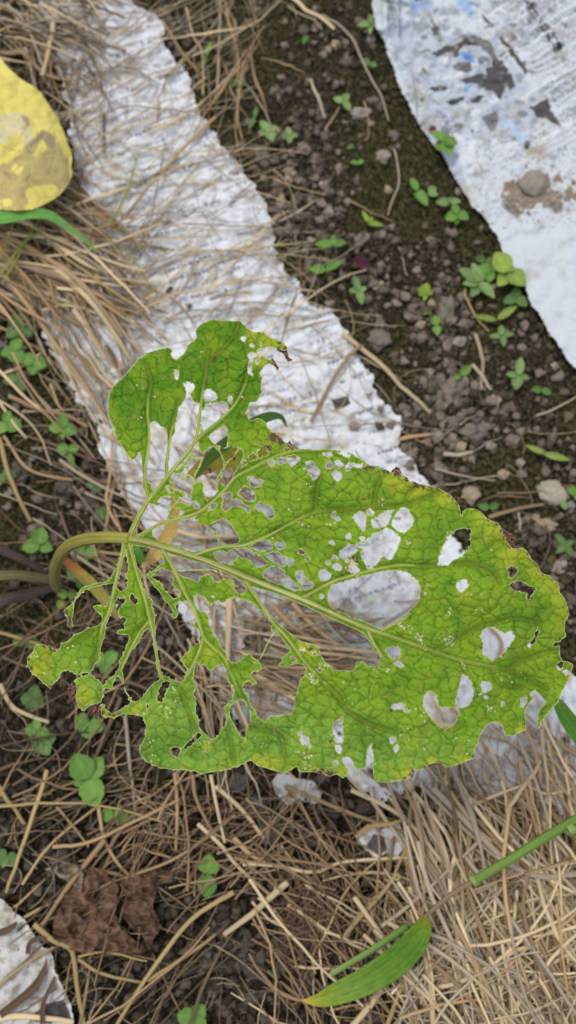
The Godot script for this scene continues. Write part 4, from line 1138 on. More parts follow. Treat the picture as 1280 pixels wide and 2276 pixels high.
# regions: x0 y0 x1 y1, count, angle, spread (degrees), length lo hi (px), pile height (mm), radius lo hi (mm), tones
var regions := [
	[[-40, -40, 230, 130], 80, 20, 70, 110, 330, 14, 0.5, 1.3, [0, 1, 2, 2, 4]],
	[[60, 60, 230, 470], 70, 60, 60, 90, 260, 12, 0.45, 1.2, [0, 1, 2, 4]],
	[[150, 0, 560, 500], 78, -35, 50, 130, 380, 11, 0.35, 0.8, [0, 0, 1, 2]],
	[[-40, 480, 250, 700], 150, 32, 24, 150, 420, 20, 0.6, 1.5, [0, 1, 1, 2, 3]],
	[[60, 620, 310, 960], 56, 54, 20, 140, 330, 14, 0.5, 1.4, [0, 1, 1, 2]],
	[[180, 430, 700, 740], 70, -20, 60, 120, 330, 11, 0.35, 0.8, [0, 0, 1, 2]],
	[[430, 990, 720, 1330], 60, 30, 60, 100, 260, 12, 0.4, 1.0, [1, 1, 2, 5]],
	[[420, 700, 860, 1020], 26, 20, 70, 120, 300, 11, 0.3, 0.7, [0, 0, 2]],
	[[-40, 850, 300, 1420], 30, 20, 60, 120, 340, 9, 0.4, 1.0, [5, 2, 4, 4]],
	[[230, 1020, 540, 1330], 60, 40, 60, 120, 300, 12, 0.4, 1.1, [0, 1, 1, 2]],
	[[-40, 1350, 500, 1800], 48, -40, 70, 120, 360, 12, 0.4, 1.0, [1, 5, 5, 4, 4]],
	[[560, 1360, 800, 1590], 120, 12, 28, 110, 240, 17, 0.45, 1.1, [0, 1, 1, 2]],
	[[420, 1350, 600, 1700], 50, 80, 40, 120, 300, 14, 0.4, 1.0, [0, 1, 2]],
	[[-40, 1740, 540, 2320], 62, -45, 75, 140, 380, 12, 0.4, 0.9, [1, 5, 5, 3, 4]],
	[[260, 1760, 640, 1950], 46, -30, 60, 120, 280, 14, 0.4, 1.1, [1, 5, 5]],
	[[600, 1780, 940, 2320], 120, 50, 70, 120, 360, 16, 0.4, 1.1, [0, 1, 5, 5]],
	[[900, 1800, 1320, 2320], 340, 68, 38, 130, 420, 24, 0.5, 1.5, [0, 0, 2, 1]],
	[[900, 1920, 1320, 2320], 200, -20, 60, 90, 300, 24, 0.4, 1.2, [0, 0, 2, 1]],
	[[940, 1640, 1320, 1830], 80, 60, 60, 120, 330, 13, 0.4, 1.0, [0, 1, 2]],
	[[440, -30, 580, 260], 18, 80, 30, 100, 260, 6, 0.35, 0.8, [1, 2]],
	[[620, 0, 1100, 900], 10, 55, 60, 60, 150, 4, 0.4, 0.9, [1, 2, 2]],
	[[760, 900, 1280, 1320], 14, 10, 70, 60, 180, 4, 0.35, 0.8, [1, 2, 2, 4]],
]

func build_straw() -> void:
	rng.seed = 404
	# stalks one can pick out
	for t in ["650,0,3 700,40,4 742,76,4,1.9,0", "640,18,2 690,50,3 715,78,3,1.0,2", "715,40,3 770,80,4 815,160,5 850,230,4 862,275,3,1.0,2", "690,180,3 705,220,3 722,262,3,1.5,2", "722,290,2 745,255,3 755,240,3,1.0,1", "490,-10,4 488,60,6 486,120,6,1.5,2", "486,120,5 485,160,5 483,200,4,1.2,2", "415,20,8 430,80,8 450,120,7 452,220,6,0.9,0", "360,45,9 400,110,9 440,160,8,1.1,1", "120,40,10 112,100,12 96,175,12,2.4,0", "0,12,10 40,30,12 70,80,14 95,150,12,1.0,2", "240,300,9 340,260,10 460,175,9,0.8,0", "480,270,5 400,340,10 330,420,11 270,490,11,1.5,1", "180,300,11 220,260,11 300,240,9 420,250,8 530,245,5,0.9,1", "150,470,12 250,430,12 290,420,10,1.4,0", "0,590,14 120,600,18 190,660,18 240,720,16 290,800,10,2.6,0", "0,560,16 90,570,20 170,620,20 230,690,18 270,745,14,2.0,1", "20,625,14 70,690,16 120,760,14 190,860,12 240,940,10,1.9,1", "165,690,14 200,740,13 235,800,11,2.3,0", "-10,520,18 60,530,20 150,540,18 210,590,15 260,610,12,1.5,0", "110,540,17 160,570,17 210,600,14 250,610,12,2.2,0", "95,690,14 140,680,15 180,688,14,1.3,0", "20,880,6 90,910,8 150,925,9 195,950,9,1.7,1", "0,830,5 50,810,8 90,785,9,1.4,0", "0,895,5 30,940,7 60,975,6,1.1,0", "10,970,5 60,1040,7 110,1060,7 165,1070,5,1.2,1", "0,975,9 25,1060,9 70,1160,7,1.9,3", "110,850,12 130,900,10 145,915,9,0.9,1", "300,700,11 380,660,12 470,640,11 560,625,9 700,650,8,1.0,0", "380,680,10 420,620,11 430,580,9,1.3,2", "260,620,11 330,640,12 400,680,11 430,720,9,0.9,1", "470,610,10 500,560,11 590,580,9 640,640,7,0.7,0", "760,745,5 830,800,6 890,860,6 955,920,4,2.0,0", "800,770,8 750,830,9 690,940,8,1.5,1", "870,985,3 910,975,4 955,968,4,1.7,1", "985,1010,4 1020,1012,5 1050,1005,4,1.8,2", "1055,745,3 1068,790,4 1072,820,3 1066,870,3,1.6,2", "1050,810,3 1072,840,4 1088,870,3,1.6,2", "1195,680,4 1210,720,4 1218,755,3,2.0,1", "1085,1150,3 1150,1132,4 1210,1120,3,1.5,1", "1150,1140,3 1155,1160,3 1152,1180,2,0.8,2", "875,335,4 885,370,4 886,410,4 870,450,3 862,480,3,0.7,2", "1190,925,3 1230,910,3 1285,880,3,0.9,2", "820,1160,3 940,1145,3,0.8,2", "0,1405,6 80,1430,6 140,1448,5,1.3,3", "0,1520,7 30,1575,8 110,1605,7,1.7,0", "108,1710,9 70,1830,9 12,1985,8,1.6,3", "0,1745,8 30,1790,9 58,1830,8,1.6,3", "50,1965,9 120,1870,8 240,1775,6,1.0,1", "235,1865,12 160,1960,12 88,2065,10,1.8,1", "75,2055,12 120,2090,14 160,2115,13 172,2180,11 188,2276,9,2.0,3", "640,1960,15 560,2030,14 498,2075,12,2.3,0", "520,1980,9 425,2045,11 340,2150,12 260,2276,10,1.7,3", "175,2125,12 230,2112,13 330,2130,10,0.8,3", "175,2130,11 240,2165,12 320,2178,8,1.2,3", "330,2175,10 410,2125,10 480,2075,8,1.4,3", "-10,2195,14 60,2140,15 120,2105,14,1.0,3", "0,2262,14 60,2258,15 165,2270,12,2.2,0", "235,1870,7 260,1910,8 290,1945,7,1.3,3", "220,1780,8 228,1840,9 240,1880,8,1.4,1", "120,1880,10 200,1870,11 300,1825,12 400,1775,11,1.3,1", "130,1790,9 200,1880,10,0.9,1", "440,1830,11 490,1875,11 520,1915,10 600,1990,8,1.5,0", "470,1720,10 485,1800,12 500,1870,11,1.2,0", "480,1745,11 540,1800,11 585,1860,9,1.6,0", "520,1860,10 555,1895,10 590,1915,9,1.8,1", "430,1720,9 440,1780,10 480,1860,10,1.3,1", "390,1715,10 395,1800,10 390,1890,8,1.4,1", "540,1920,12 600,1920,13 700,1940,12 760,1918,12 900,1905,12 1060,1910,10,1.3,0", "640,2010,12 740,2075,13 830,2120,12,1.2,0", "640,1750,10 760,1800,12 900,1850,14,1.5,1", "780,1755,13 900,1820,15 1010,1960,16 1060,2090,14,1.6,0", "880,1720,14 960,1810,18 1010,1900,20 1010,2050,18,1.4,0", "940,1780,15 990,1900,20 1010,2060,20 1050,2200,18,1.8,0", "960,1750,16 1060,1850,22 1140,1925,24 1210,1950,24 1300,1940,20,2.4,2", "1000,1760,16 1080,1870,22 1140,1930,23 1230,1958,22,1.6,0", "930,1740,15 1020,1830,20 1110,1910,22,1.5,2", "1015,1880,20 1000,1980,22 1040,2100,22 1080,2240,18,1.6,0", "1100,1960,20 1095,2060,20 1080,2170,18,1.3,0", "1150,1980,20 1135,2080,22 1110,2200,18,1.3,0", "1225,1900,16 1222,2040,18,1.5,1", "1240,2000,16 1260,2100,18 1270,2240,16,1.3,0", "900,2188,16 1000,2185,18 1130,2115,20 1190,2098,18,1.8,0", "980,2180,14 1060,2192,16 1200,2188,16,1.4,2", "850,2200,14 800,2260,15 760,2300,14,2.4,0", "760,2090,12 830,2000,14 900,1960,14,2.0,1", "910,1970,14 940,2040,14 960,2085,13,1.9,0", "725,1990,12 790,2040,13 900,2060,12,1.0,2", "1130,1800,18 1170,1740,18 1200,1690,14,1.6,0", "1090,1870,18 1040,1800,17 1180,1740,16,1.2,0", "1125,2276,18 1170,2190,20 1280,2110,18,1.6,0", "860,2276,15 890,2200,16 920,2110,15,1.6,3", "700,2160,9 695,2120,12 720,2080,13 770,1980,13 840,1910,14,0.9,3", "560,1500,14 640,1540,15 740,1520,14,1.6,1", "600,1340,12 660,1400,13 740,1450,14,2.0,1", "650,1340,13 700,1395,14 760,1440,14,1.9,1", "660,1435,15 740,1440,17 850,1452,16,1.8,0", "670,1450,15 750,1455,16 850,1470,15,1.5,0", "640,1430,14 700,1470,15 780,1480,15,1.3,1", "510,1330,13 508,1400,14 505,1470,13,2.6,0", "420,1500,9 500,1515,11 640,1518,12,1.3,1", "570,1500,14 650,1550,14 700,1590,12,2.0,0", "395,1180,11 450,1195,12 520,1190,12,1.6,0", "560,1390,12 630,1340,12 700,1330,12,1.4,1", "270,1180,8 240,1120,9 250,1030,9 250,960,8,1.2,1", "235,1190,8 245,1130,8 260,1060,7,1.5,1", "200,1225,6 300,1240,6 370,1268,6,1.0,1", "0,1460,5 100,1490,5 230,1480,5,1.0,4", "210,1500,5 300,1520,6 360,1550,5,1.5,4", "290,1380,4 300,1450,5 280,1540,5,1.6,4", "270,1550,5 240,1620,6 200,1720,5,1.6,4", "280,1590,5 290,1680,6 300,1800,6,1.5,2", "960,1610,12 980,1680,13 1000,1750,13,1.4,1", "1090,1500,10 1110,1430,10 1080,1390,9,1.6,1", "1150,1600,13 1185,1660,14 1200,1740,13,1.7,1", "1200,1620,12 1210,1700,13 1220,1780,12,1.4,0", "990,1560,10 1020,1590,10 1060,1640,9,1.2,1", "955,1605,12 1000,1612,12 1030,1598,11,2.0,0", "850,1390,7 890,1365,8 930,1338,7,1.1,2", "875,1336,7 910,1338,7 940,1332,7,0.9,2"]:
		add_straw(t)
	var sh := Shape.new()
	var singles := 176
	for r in regions:
		var b: Array = r[0]
		var total: int = r[1]
		var own := int(round(total * 0.088))
		for k in total:
			var x := rng.randf_range(b[0], b[2]); var y := rng.randf_range(b[1], b[3])
			var ang := deg_to_rad(r[2] + r[3] * (rng.randf() + rng.randf() - 1.0))
			var lp := rng.randf_range(r[4], r[5]) if k >= own else rng.randf_range(r[5] * 0.7, r[5])
			var h: float = (0.002 + r[6] * 0.001 * pow(rng.randf(), 0.8)) if k >= own else (0.003 + r[6] * 0.001 * rng.randf_range(0.8, 1.05))
			if on_paper(x, y): h = maxf(h, 0.0085)
			var rad0: float = rng.randf_range(r[7], r[8]) * 0.001 * (1.15 if k < own else 0.85)
			var pts := straw_points(x, y, ang, lp * GROUND_PX, rng.randf_range(-0.5, 0.5), h, rng.randf_range(-0.06, 0.06))
			var rad := PackedFloat32Array()
			for i in pts.size(): rad.append(rad0 * lerpf(1.0, 0.65, float(i) / pts.size()))
			var tone: int = r[9][rng.randi() % r[9].size()]
			if k < own and singles > 0:
				singles -= 1
				straw_thing(pts, rad, tone, x, y, lp, ang)
			else:
				var col := straw_color(tone) * lerpf(0.35, 1.15, sqrt(rng.randf()))
				if rng.randf() < 0.26:                        # a flat dry leaf instead of a round stalk
					for i in rad.size(): rad[i] *= 2.0 * (1.0 - 0.7 * absf(float(i) / (rad.size() - 1) * 2.0 - 1.0))
					tube(sh, pts, rad, 6, [col, col * 0.8, col * 1.1, col * 0.8], 0.12)
				else:
					tube(sh, pts, rad, 5, [col, col * rng.randf_range(0.75, 1.1), col * 0.8, col * rng.randf_range(0.6, 1.1)], 0.42)
	# hair-thin rootlets and chaff
	for r in regions:
		var b: Array = r[0]
		for k in int(r[1] * (0.45 if b[1] > 1700 and b[0] > 880 else 0.8)):
			var x := rng.randf_range(b[0], b[2]); var y := rng.randf_range(b[1], b[3])
			var pts := straw_points(x, y, rng.randf() * TAU, rng.randf_range(40, 190) * GROUND_PX, rng.randf_range(-2.0, 2.0), (0.003 + 0.0008 * r[6] * rng.randf()) if not on_paper(x, y) else rng.randf_range(0.0085, 0.012), rng.randf_range(-0.08, 0.08), 7)
			var rad := PackedFloat32Array()
			for i in pts.size(): rad.append(rng.randf_range(0.00014, 0.0003))
			var col := straw_color([0, 1, 1, 2, 4][rng.randi() % 5])
			tube(sh, pts, rad, 4, [col, col * 0.8])
	for k in 150:                                         # the mat of reddish rootlets in the lower middle
		var x := 690.0 + 75.0 * (rng.randf() + rng.randf() - 1.0); var y := 2020.0 + 120.0 * (rng.randf() + rng.randf() - 1.0)
		var pts := straw_points(x, y, deg_to_rad(100.0 + rng.randf_range(-50, 50)), rng.randf_range(40, 130) * GROUND_PX, rng.randf_range(-1.5, 1.5), 0.004 + 0.012 * rng.randf(), rng.randf_range(-0.1, 0.1), 7)
		var rad := PackedFloat32Array()
		for i in pts.size(): rad.append(0.00032)
		var col := Color(0.20, 0.125, 0.08) * rng.randf_range(0.6, 1.3)
		tube(sh, pts, rad, 4, [col, col * 0.8])
	tag(put("straw_litter", sh.mesh(), mat("straw", 0.7, 0.35)), "tangled litter of finer dry straw and rootlets over the ground", "straw litter", "", "stuff")

# ------------------------------------------------------------------ small plants
func leaflet(length: float, width: float, sharp: float, cup: float, droop: float, seed_: int, col: Color, rows := 9, cross := 7) -> ArrayMesh:
	var sh := Shape.new()
	for i in rows + 1:
		var t := float(i) / rows
		var w := width * 0.5 * pow(sin(PI * pow(t, sharp)), 0.75)
		if i == 0: w = width * 0.05
		for k in cross:
			var u := float(k) / (cross - 1) * 2.0 - 1.0
			var x := t * length
			var y := cup * u * u * w - droop * t * t * length + 0.05 * width * n_mid.get_noise_2d(t * 4.0 + seed_, u * 3.0)
			y -= 0.03 * width * exp(-u * u * 60.0)
			var shade := 1.0 + 0.25 * n_fine.get_noise_2d(t * 6.0 + seed_, u * 5.0) + 0.14 * exp(-u * u * 40.0) - 0.06 * absf(sin((t - absf(u) * 0.25) * 22.0))
			sh.add(Vector3(x, y, u * w * (1.0 + 0.06 * sin(t * 30.0))), Color(col.r * shade, col.g * shade, col.b * shade))
	for i in rows:
		for k in cross - 1:
			var a := i * cross + k
			sh.quad(a, a + cross, a + cross + 1, a + 1)
	return sh.mesh()

# spec: x y, then groups of: angle length width lift(mm) ; kind gives colour and outline
func seedling(x: float, y: float, kind: int, leaves: String, label: String, category := "seedling") -> void:
	var p := at(x, y); p.y = soil_height(p)
	if on_paper(x, y): p.y += 0.006
	var o := thing("seedling", p, label, category, "weed seedlings sprouting from the soil")
	var a := nums(leaves)
	var greens := [Color(0.19, 0.30, 0.10), Color(0.145, 0.29, 0.055), Color(0.22, 0.33, 0.04), Color(0.11, 0.20, 0.06), Color(0.26, 0.36, 0.07)]
	var col: Color = greens[kind % 5] * 0.86
	var h := 0.0
	for i in a.size() / 4: h = maxf(h, a[i * 4 + 3] * 0.001)
	var sh := Shape.new()
	tube(sh, PackedVector3Array([Vector3(0.0006, -0.002, 0), Vector3(0, h * 0.5, 0.0004), Vector3(0, h, 0)]), PackedFloat32Array([0.0007, 0.0006, 0.0005]), 6, [Color(0.20, 0.12, 0.09), col * 0.9])
	put("stem", sh.mesh(), mat("stem", 0.6, 0.3), o)
	for i in a.size() / 4:
		var tone := col * rng.randf_range(0.82, 1.18)
		tone.a = 1.0
		var m := put("leaf", leaflet(a[i * 4 + 1] * GROUND_PX * 0.95, a[i * 4 + 2] * GROUND_PX, 0.8 if kind != 2 else 0.7, 0.25, rng.randf_range(0.0, 0.25), rng.randi() % 100, tone), mat("seedling", 0.55, 0.35, Color(0.3, 0.3, 0.3)), o)
		m.position = Vector3(0, a[i * 4 + 3] * 0.001, 0)
		m.rotation = Vector3(rng.randf_range(-0.15, 0.15), -deg_to_rad(a[i * 4]), rng.randf_range(0.0, 0.25))

func build_seedlings() -> void:
	rng.seed = 606
	var top := "tiny four-leaved grey-green seedling "
	seedling(821, 75, 0, "180,34,20,9 0,32,20,9 265,26,14,10 95,28,12,8 130,24,15,6", top + "near the folded corner of the printed newspaper")
	seedling(820, 155, 3, "200,26,22,7 20,20,18,7", "small dull two-leaved seedling against the curved stalk at the top")
	seedling(762, 240, 0, "200,28,20,8 300,26,18,8 50,30,18,8", "three-leaved seedling at the foot of a short straw at the top")
	seedling(598, 306, 0, "235,38,22,9 320,28,20,9 75,36,24,10 175,28,18,8 20,24,18,7", "bright four-leaved seedling beside the newspaper strip, left of a pair")
	seedling(645, 308, 0, "250,26,16,8 100,26,16,8 170,22,16,7 350,20,14,7", "paler four-leaved seedling, right of the pair beside the newspaper strip")
	seedling(527, 196, 0, "160,22,14,6 20,22,14,6 270,18,12,6", "tiny seedling in the mossy soil right of the strip's torn top edge")
	seedling(683, 95, 3, "120,26,16,6", "single dark green leaf lying on the mossy soil at the top", "leaf")
	seedling(566, 270, 3, "110,40,14,6 280,30,12,6", "thin dark sprout above the pair of four-leaved seedlings")
	seedling(980, 338, 1, "215,40,26,12 70,42,34,12 30,34,30,13 130,30,26,10 300,22,14,11", "lush lobed seedling growing against the edge of the printed newspaper")
	seedling(925, 432, 1, "240,36,20,10 60,48,24,9 20,24,16,8 90,26,18,8", "drooping two-tone seedling left of the printed newspaper's edge")
	seedling(950, 430, 0, "330,26,20,6 20,26,20,6", "pale worn leaves beside the drooping seedling")
	seedling(995, 460, 0, "180,34,22,9 350,30,18,9 270,12,10,10", "upper of two seedlings next to the newspaper's ragged corner")
	seedling(1012, 487, 1, "160,32,26,9 20,30,26,9 250,28,20,10 95,22,18,7", "lower of two seedlings next to the newspaper's ragged corner")
	seedling(815, 507, 2, "245,32,12,10 10,40,14,8 310,20,14,8", "small yellow-green sprout with a pointed leaf mid-soil")
	seedling(738, 560, 1, "190,46,22,9 340,34,22,9 270,26,16,9", "upper of two broad seedlings beside the newspaper strip")
	seedling(722, 610, 1, "180,40,24,9 330,48,20,9", "lower of two broad seedlings beside the newspaper strip")
	seedling(795, 655, 0, "250,40,18,9 75,34,20,8 180,24,14,8 340,22,14,8", "pale cross-shaped seedling below the purple leaf")
	seedling(945, 650, 2, "200,22,18,4 280,22,20,4 30,20,16,4 100,26,14,4 150,20,16,4", "yellow-green mossy tuft in the bare soil", "moss")
	seedling(947, 690, 2, "120,14,12,4 40,14,12,4", "tiny yellow-green mossy speck under the tuft", "moss")
	seedling(1060, 638, 0, "215,60,28,12 170,44,22,11 120,40,26,10 55,56,26,11 285,30,20,11 250,50,24,12", "left rosette of grey-green pointed leaves in the clump by the right newspaper")
	seedling(1118, 626, 4, "235,58,46,16 40,52,46,15 130,40,30,12 320,18,12,17", "big round-leaved bright green seedling in the clump by the right newspaper")
	seedling(1085, 612, 1, "200,34,28,9 320,34,28,9 100,30,26,8", "three-leaved seedling between the rosette and the big round leaves")
	seedling(1140, 672, 3, "160,34,24,7 40,34,26,7 270,26,22,8", "dark low seedling below the big round leaves, beside the right newspaper")
	seedling(1075, 585, 3, "20,26,22,6 190,26,20,6", "tiny blue-green seedling topmost in the clump by the right newspaper")
	seedling(1002, 680, 1, "135,34,20,6", "single small leaf left of the seedling clump", "leaf")
	seedling(967, 728, 1, "265,26,22,6 85,26,20,6", "small two-leaved seedling standing upright in bare soil")
	seedling(1100, 718, 4, "185,60,16,7 325,62,18,9", "seedling with two long narrow leaves below the clump")
	seedling(1110, 752, 0, "270,26,16,7 175,30,14,6 350,34,14,6 80,30,16,6", "small cross-shaped seedling below the two long leaves")
	seedling(1145, 842, 0, "280,46,22,9 100,34,26,8 180,32,16,8 10,30,16,7", "red-stemmed four-leaved seedling near the lower end of the right newspaper")
	seedling(1020, 838, 1, "320,34,20,7 140,22,14,6", "small leaf pair leaning on a brown clod")
	seedling(1200, 1015, 4, "205,46,14,10 15,62,16,9", "two slender curved green leaves above the flat pale stone")
	seedling(1244, 1115, 0, "70,24,14,5", "small green leaf on the flat pale stone", "leaf")
	seedling(1276, 1098, 1, "200,26,20,6 90,20,16,6", "seedling cut off by the right edge beside the flat pale stone")
	seedling(1085, 1130, 3, "190,28,18,5 340,26,18,5", "dim two-leaved seedling just above the big leaf's right margin")
	seedling(1250, 1215, 3, "230,34,18,6 60,30,18,6 140,26,16,6 330,24,14,6", "dim seedling right of the big leaf's dried brown curl")
	seedling(1200, 870, 3, "180,26,18,4 20,26,18,4", "pale faded leaves right of the red-stemmed seedling", "leaf")
	seedling(785, 330, 3, "150,20,14,4", "tiny single leaf in crumbly soil between the newspapers", "leaf")
	seedling(795, 372, 1, "200,22,14,5 320,18,12,5", "tiny bright sprout in crumbly soil between the newspapers")
	seedling(458, 135, 1, "290,44,12,9 110,36,12,8", "narrow green sprout beside the strip's torn top edge")
	# left side
	seedling(50, 740, 3, "250,44,34,14 30,40,36,14 150,38,32,12 320,26,20,12", "topmost dark green weed with round leaves at the left edge", "weed")
	seedling(40, 790, 1, "170,34,30,12 60,40,36,14 300,34,30,14", "middle weed with round leaves at the left edge", "weed")
	seedling(85, 815, 1, "20,34,34,13 200,34,32,12 100,32,30,11", "weed with a round leaf touching the straw bundle at left", "weed")
	seedling(45, 850, 3, "180,36,28,9 60,34,26,9 300,24,20,9", "lowest dark weed of the group at the left edge", "weed")
	seedling(20, 945, 1, "20,40,36,9 130,34,30,9 280,30,24,9", "weed with broad leaves cut off by the left edge", "weed")
	seedling(148, 960, 1, "180,34,30,10 20,36,30,10 270,34,26,11 90,26,22,9", "bright weed with four broad leaves left of the upper leaf lobe", "weed")
	seedling(160, 1010, 1, "200,32,26,9 75,50,16,8 330,26,22,9", "weed with one long hanging leaf left of the upper leaf lobe", "weed")
	seedling(15, 1060, 3, "10,34,28,7 100,30,24,7", "dim weed at the left edge above the stalk's base", "weed")
	seedling(215, 1085, 3, "200,22,18,6 30,22,18,6", "tiny blue-green sprout beside the strip's left edge")
	seedling(230, 1130, 3, "80,34,30,6", "single olive leaf beside the strip's left edge", "leaf")
	seedling(98, 1215, 1, "270,42,36,12 20,32,28,10 170,44,34,10", "two-leaved weed just above the bend of the stalk", "weed")
	seedling(195, 1228, 1, "200,34,32,9 20,34,30,9 90,30,26,8", "weed with round leaves under the arch of the stalk", "weed")
	seedling(180, 1290, 3, "240,44,32,8 30,40,34,8", "dark leaves under the yellowing blade", "weed")
	seedling(155, 1320, 1, "170,26,22,6 10,24,22,6", "pair of small round leaves left of the yellowing blade", "weed")
	seedling(145, 1335, 4, "120,24,22,5", "small olive round leaf below the pair left of the yellowing blade", "leaf")
	seedling(62, 1418, 3, "160,34,28,6 40,34,28,6", "dim weed above the lowest left leaf lobe", "weed")
	seedling(240, 1470, 1, "200,34,30,8 320,34,30,8 90,32,28,8", "green three-leaved weed seen between two leaf strips", "weed")
	seedling(75, 1555, 3, "190,34,28,6 20,34,30,6 280,34,30,6 100,30,28,6", "dim scalloped weed left of the withered lobe", "weed")
	seedling(90, 1620, 1, "180,30,26,7 30,34,28,7 260,26,22,8", "weed with small round leaves above the straw at the left edge", "weed")
	seedling(100, 1645, 3, "210,36,30,6 60,36,32,6 340,34,30,6 130,34,28,6", "grey-green lobed weed below the straw at the left edge", "weed")
	seedling(205, 1605, 1, "190,34,40,10 20,36,38,10 100,34,40,9", "dark leaves right under the withered leaf tip", "weed")
	seedling(210, 1722, 1, "235,62,54,16 300,50,40,16 75,64,54,14 160,40,30,12", "bright three-leaved seedling in the lower left straw")
	seedling(257, 1810, 1, "350,34,36,7 200,30,30,7", "dark green leaf half hidden by straw below the bright seedling", "weed")
	seedling(20, 1900, 3, "20,30,30,7 200,26,26,7 110,24,22,7", "dark green weed at the left edge above the paper scrap", "weed")
	seedling(465, 1938, 1, "275,44,44,11 95,50,40,10", "two-leaved seedling with one leaf above the other in the lower straw")
	seedling(434, 2250, 1, "190,36,40,9 310,34,34,9 60,36,40,9", "three-leaved seedling at the bottom edge")
	# purple fallen leaflet
	var p := at(800, 596); p.y = soil_height(p) + 0.004
	var o := put("fallen_leaf", leaflet(52 * GROUND_PX, 36 * GROUND_PX, 0.8, 1.6, 0.1, 3, Color(0.14, 0.055, 0.085)), mat("purple", 0.7, 0.3))
	o.position = p - Vector3(0.008, 0, 0); o.rotation.y = -0.15
	tag(o, "small curled purple leaf lying on the soil", "leaf")
	p = at(958, 300); p.y = soil_height(p) + 0.006
	o = put("fallen_leaf", leaflet(22 * GROUND_PX, 18 * GROUND_PX, 0.8, 0.8, 0.1, 4, Color(0.20, 0.045, 0.06)), mat("purple", 0.7, 0.3))
	o.position = p - Vector3(0.003, 0, 0)
	tag(o, "tiny red leaf above the lobed seedling by the printed newspaper", "leaf")

func ribbon(called: String, text: String, cols: Array, label: String, category: String, fold := 0.25, parent: Node = self) -> MeshInstance3D:      # x y height(mm) width(px) along a grass blade
	var a := nums(text)
	var n := a.size() / 4
	var path := PackedVector3Array(); var wid := PackedVector3Array()
	for i in n:
		path.append(at(a[i * 4], a[i * 4 + 1], a[i * 4 + 2] * 0.001)); wid.append(Vector3(a[i * 4 + 3], 0, 0))
	path = curve(path, 8); wid = curve(wid, 8)
	var sh := Shape.new()
	var cross := 13
	for i in path.size():
		var t := (path[mini(i + 1, path.size() - 1)] - path[maxi(i - 1, 0)]).normalized()
		var side := t.cross(Vector3.UP).normalized()
		var up := side.cross(t).normalized()
		var f0 := float(i) / (path.size() - 1) * (cols.size() - 1)
		var col: Color = cols[int(f0)].lerp(cols[mini(int(f0) + 1, cols.size() - 1)], f0 - int(f0))
		var w := maxf(wid[i].x, 0.6) * 0.5 * GROUND_PX * ((eye.y - path[i].y) / eye.y)
		for k in cross:
			var u := float(k) / (cross - 1) * 2.0 - 1.0
			var shade := 1.0 + (0.14 if k % 2 else -0.10) + 0.35 * n_fine.get_noise_2d(i * 0.25, u * 9.0) + (0.18 if k == cross / 2 else 0.0)
			sh.add(path[i] + side * u * w + up * (absf(u) * w * fold), Color(col.r * shade, col.g * shade, col.b * shade))
	for i in path.size() - 1:
		for k in cross - 1:
			var b := i * cross + k
			sh.quad(b, b + 1, b + cross + 1, b + cross)
	var o := put(called, sh.mesh(), mat("grass", 0.6, 0.2, Color(0.25, 0.25, 0.25)), parent)
	if label: tag(o, label, category)
	return o

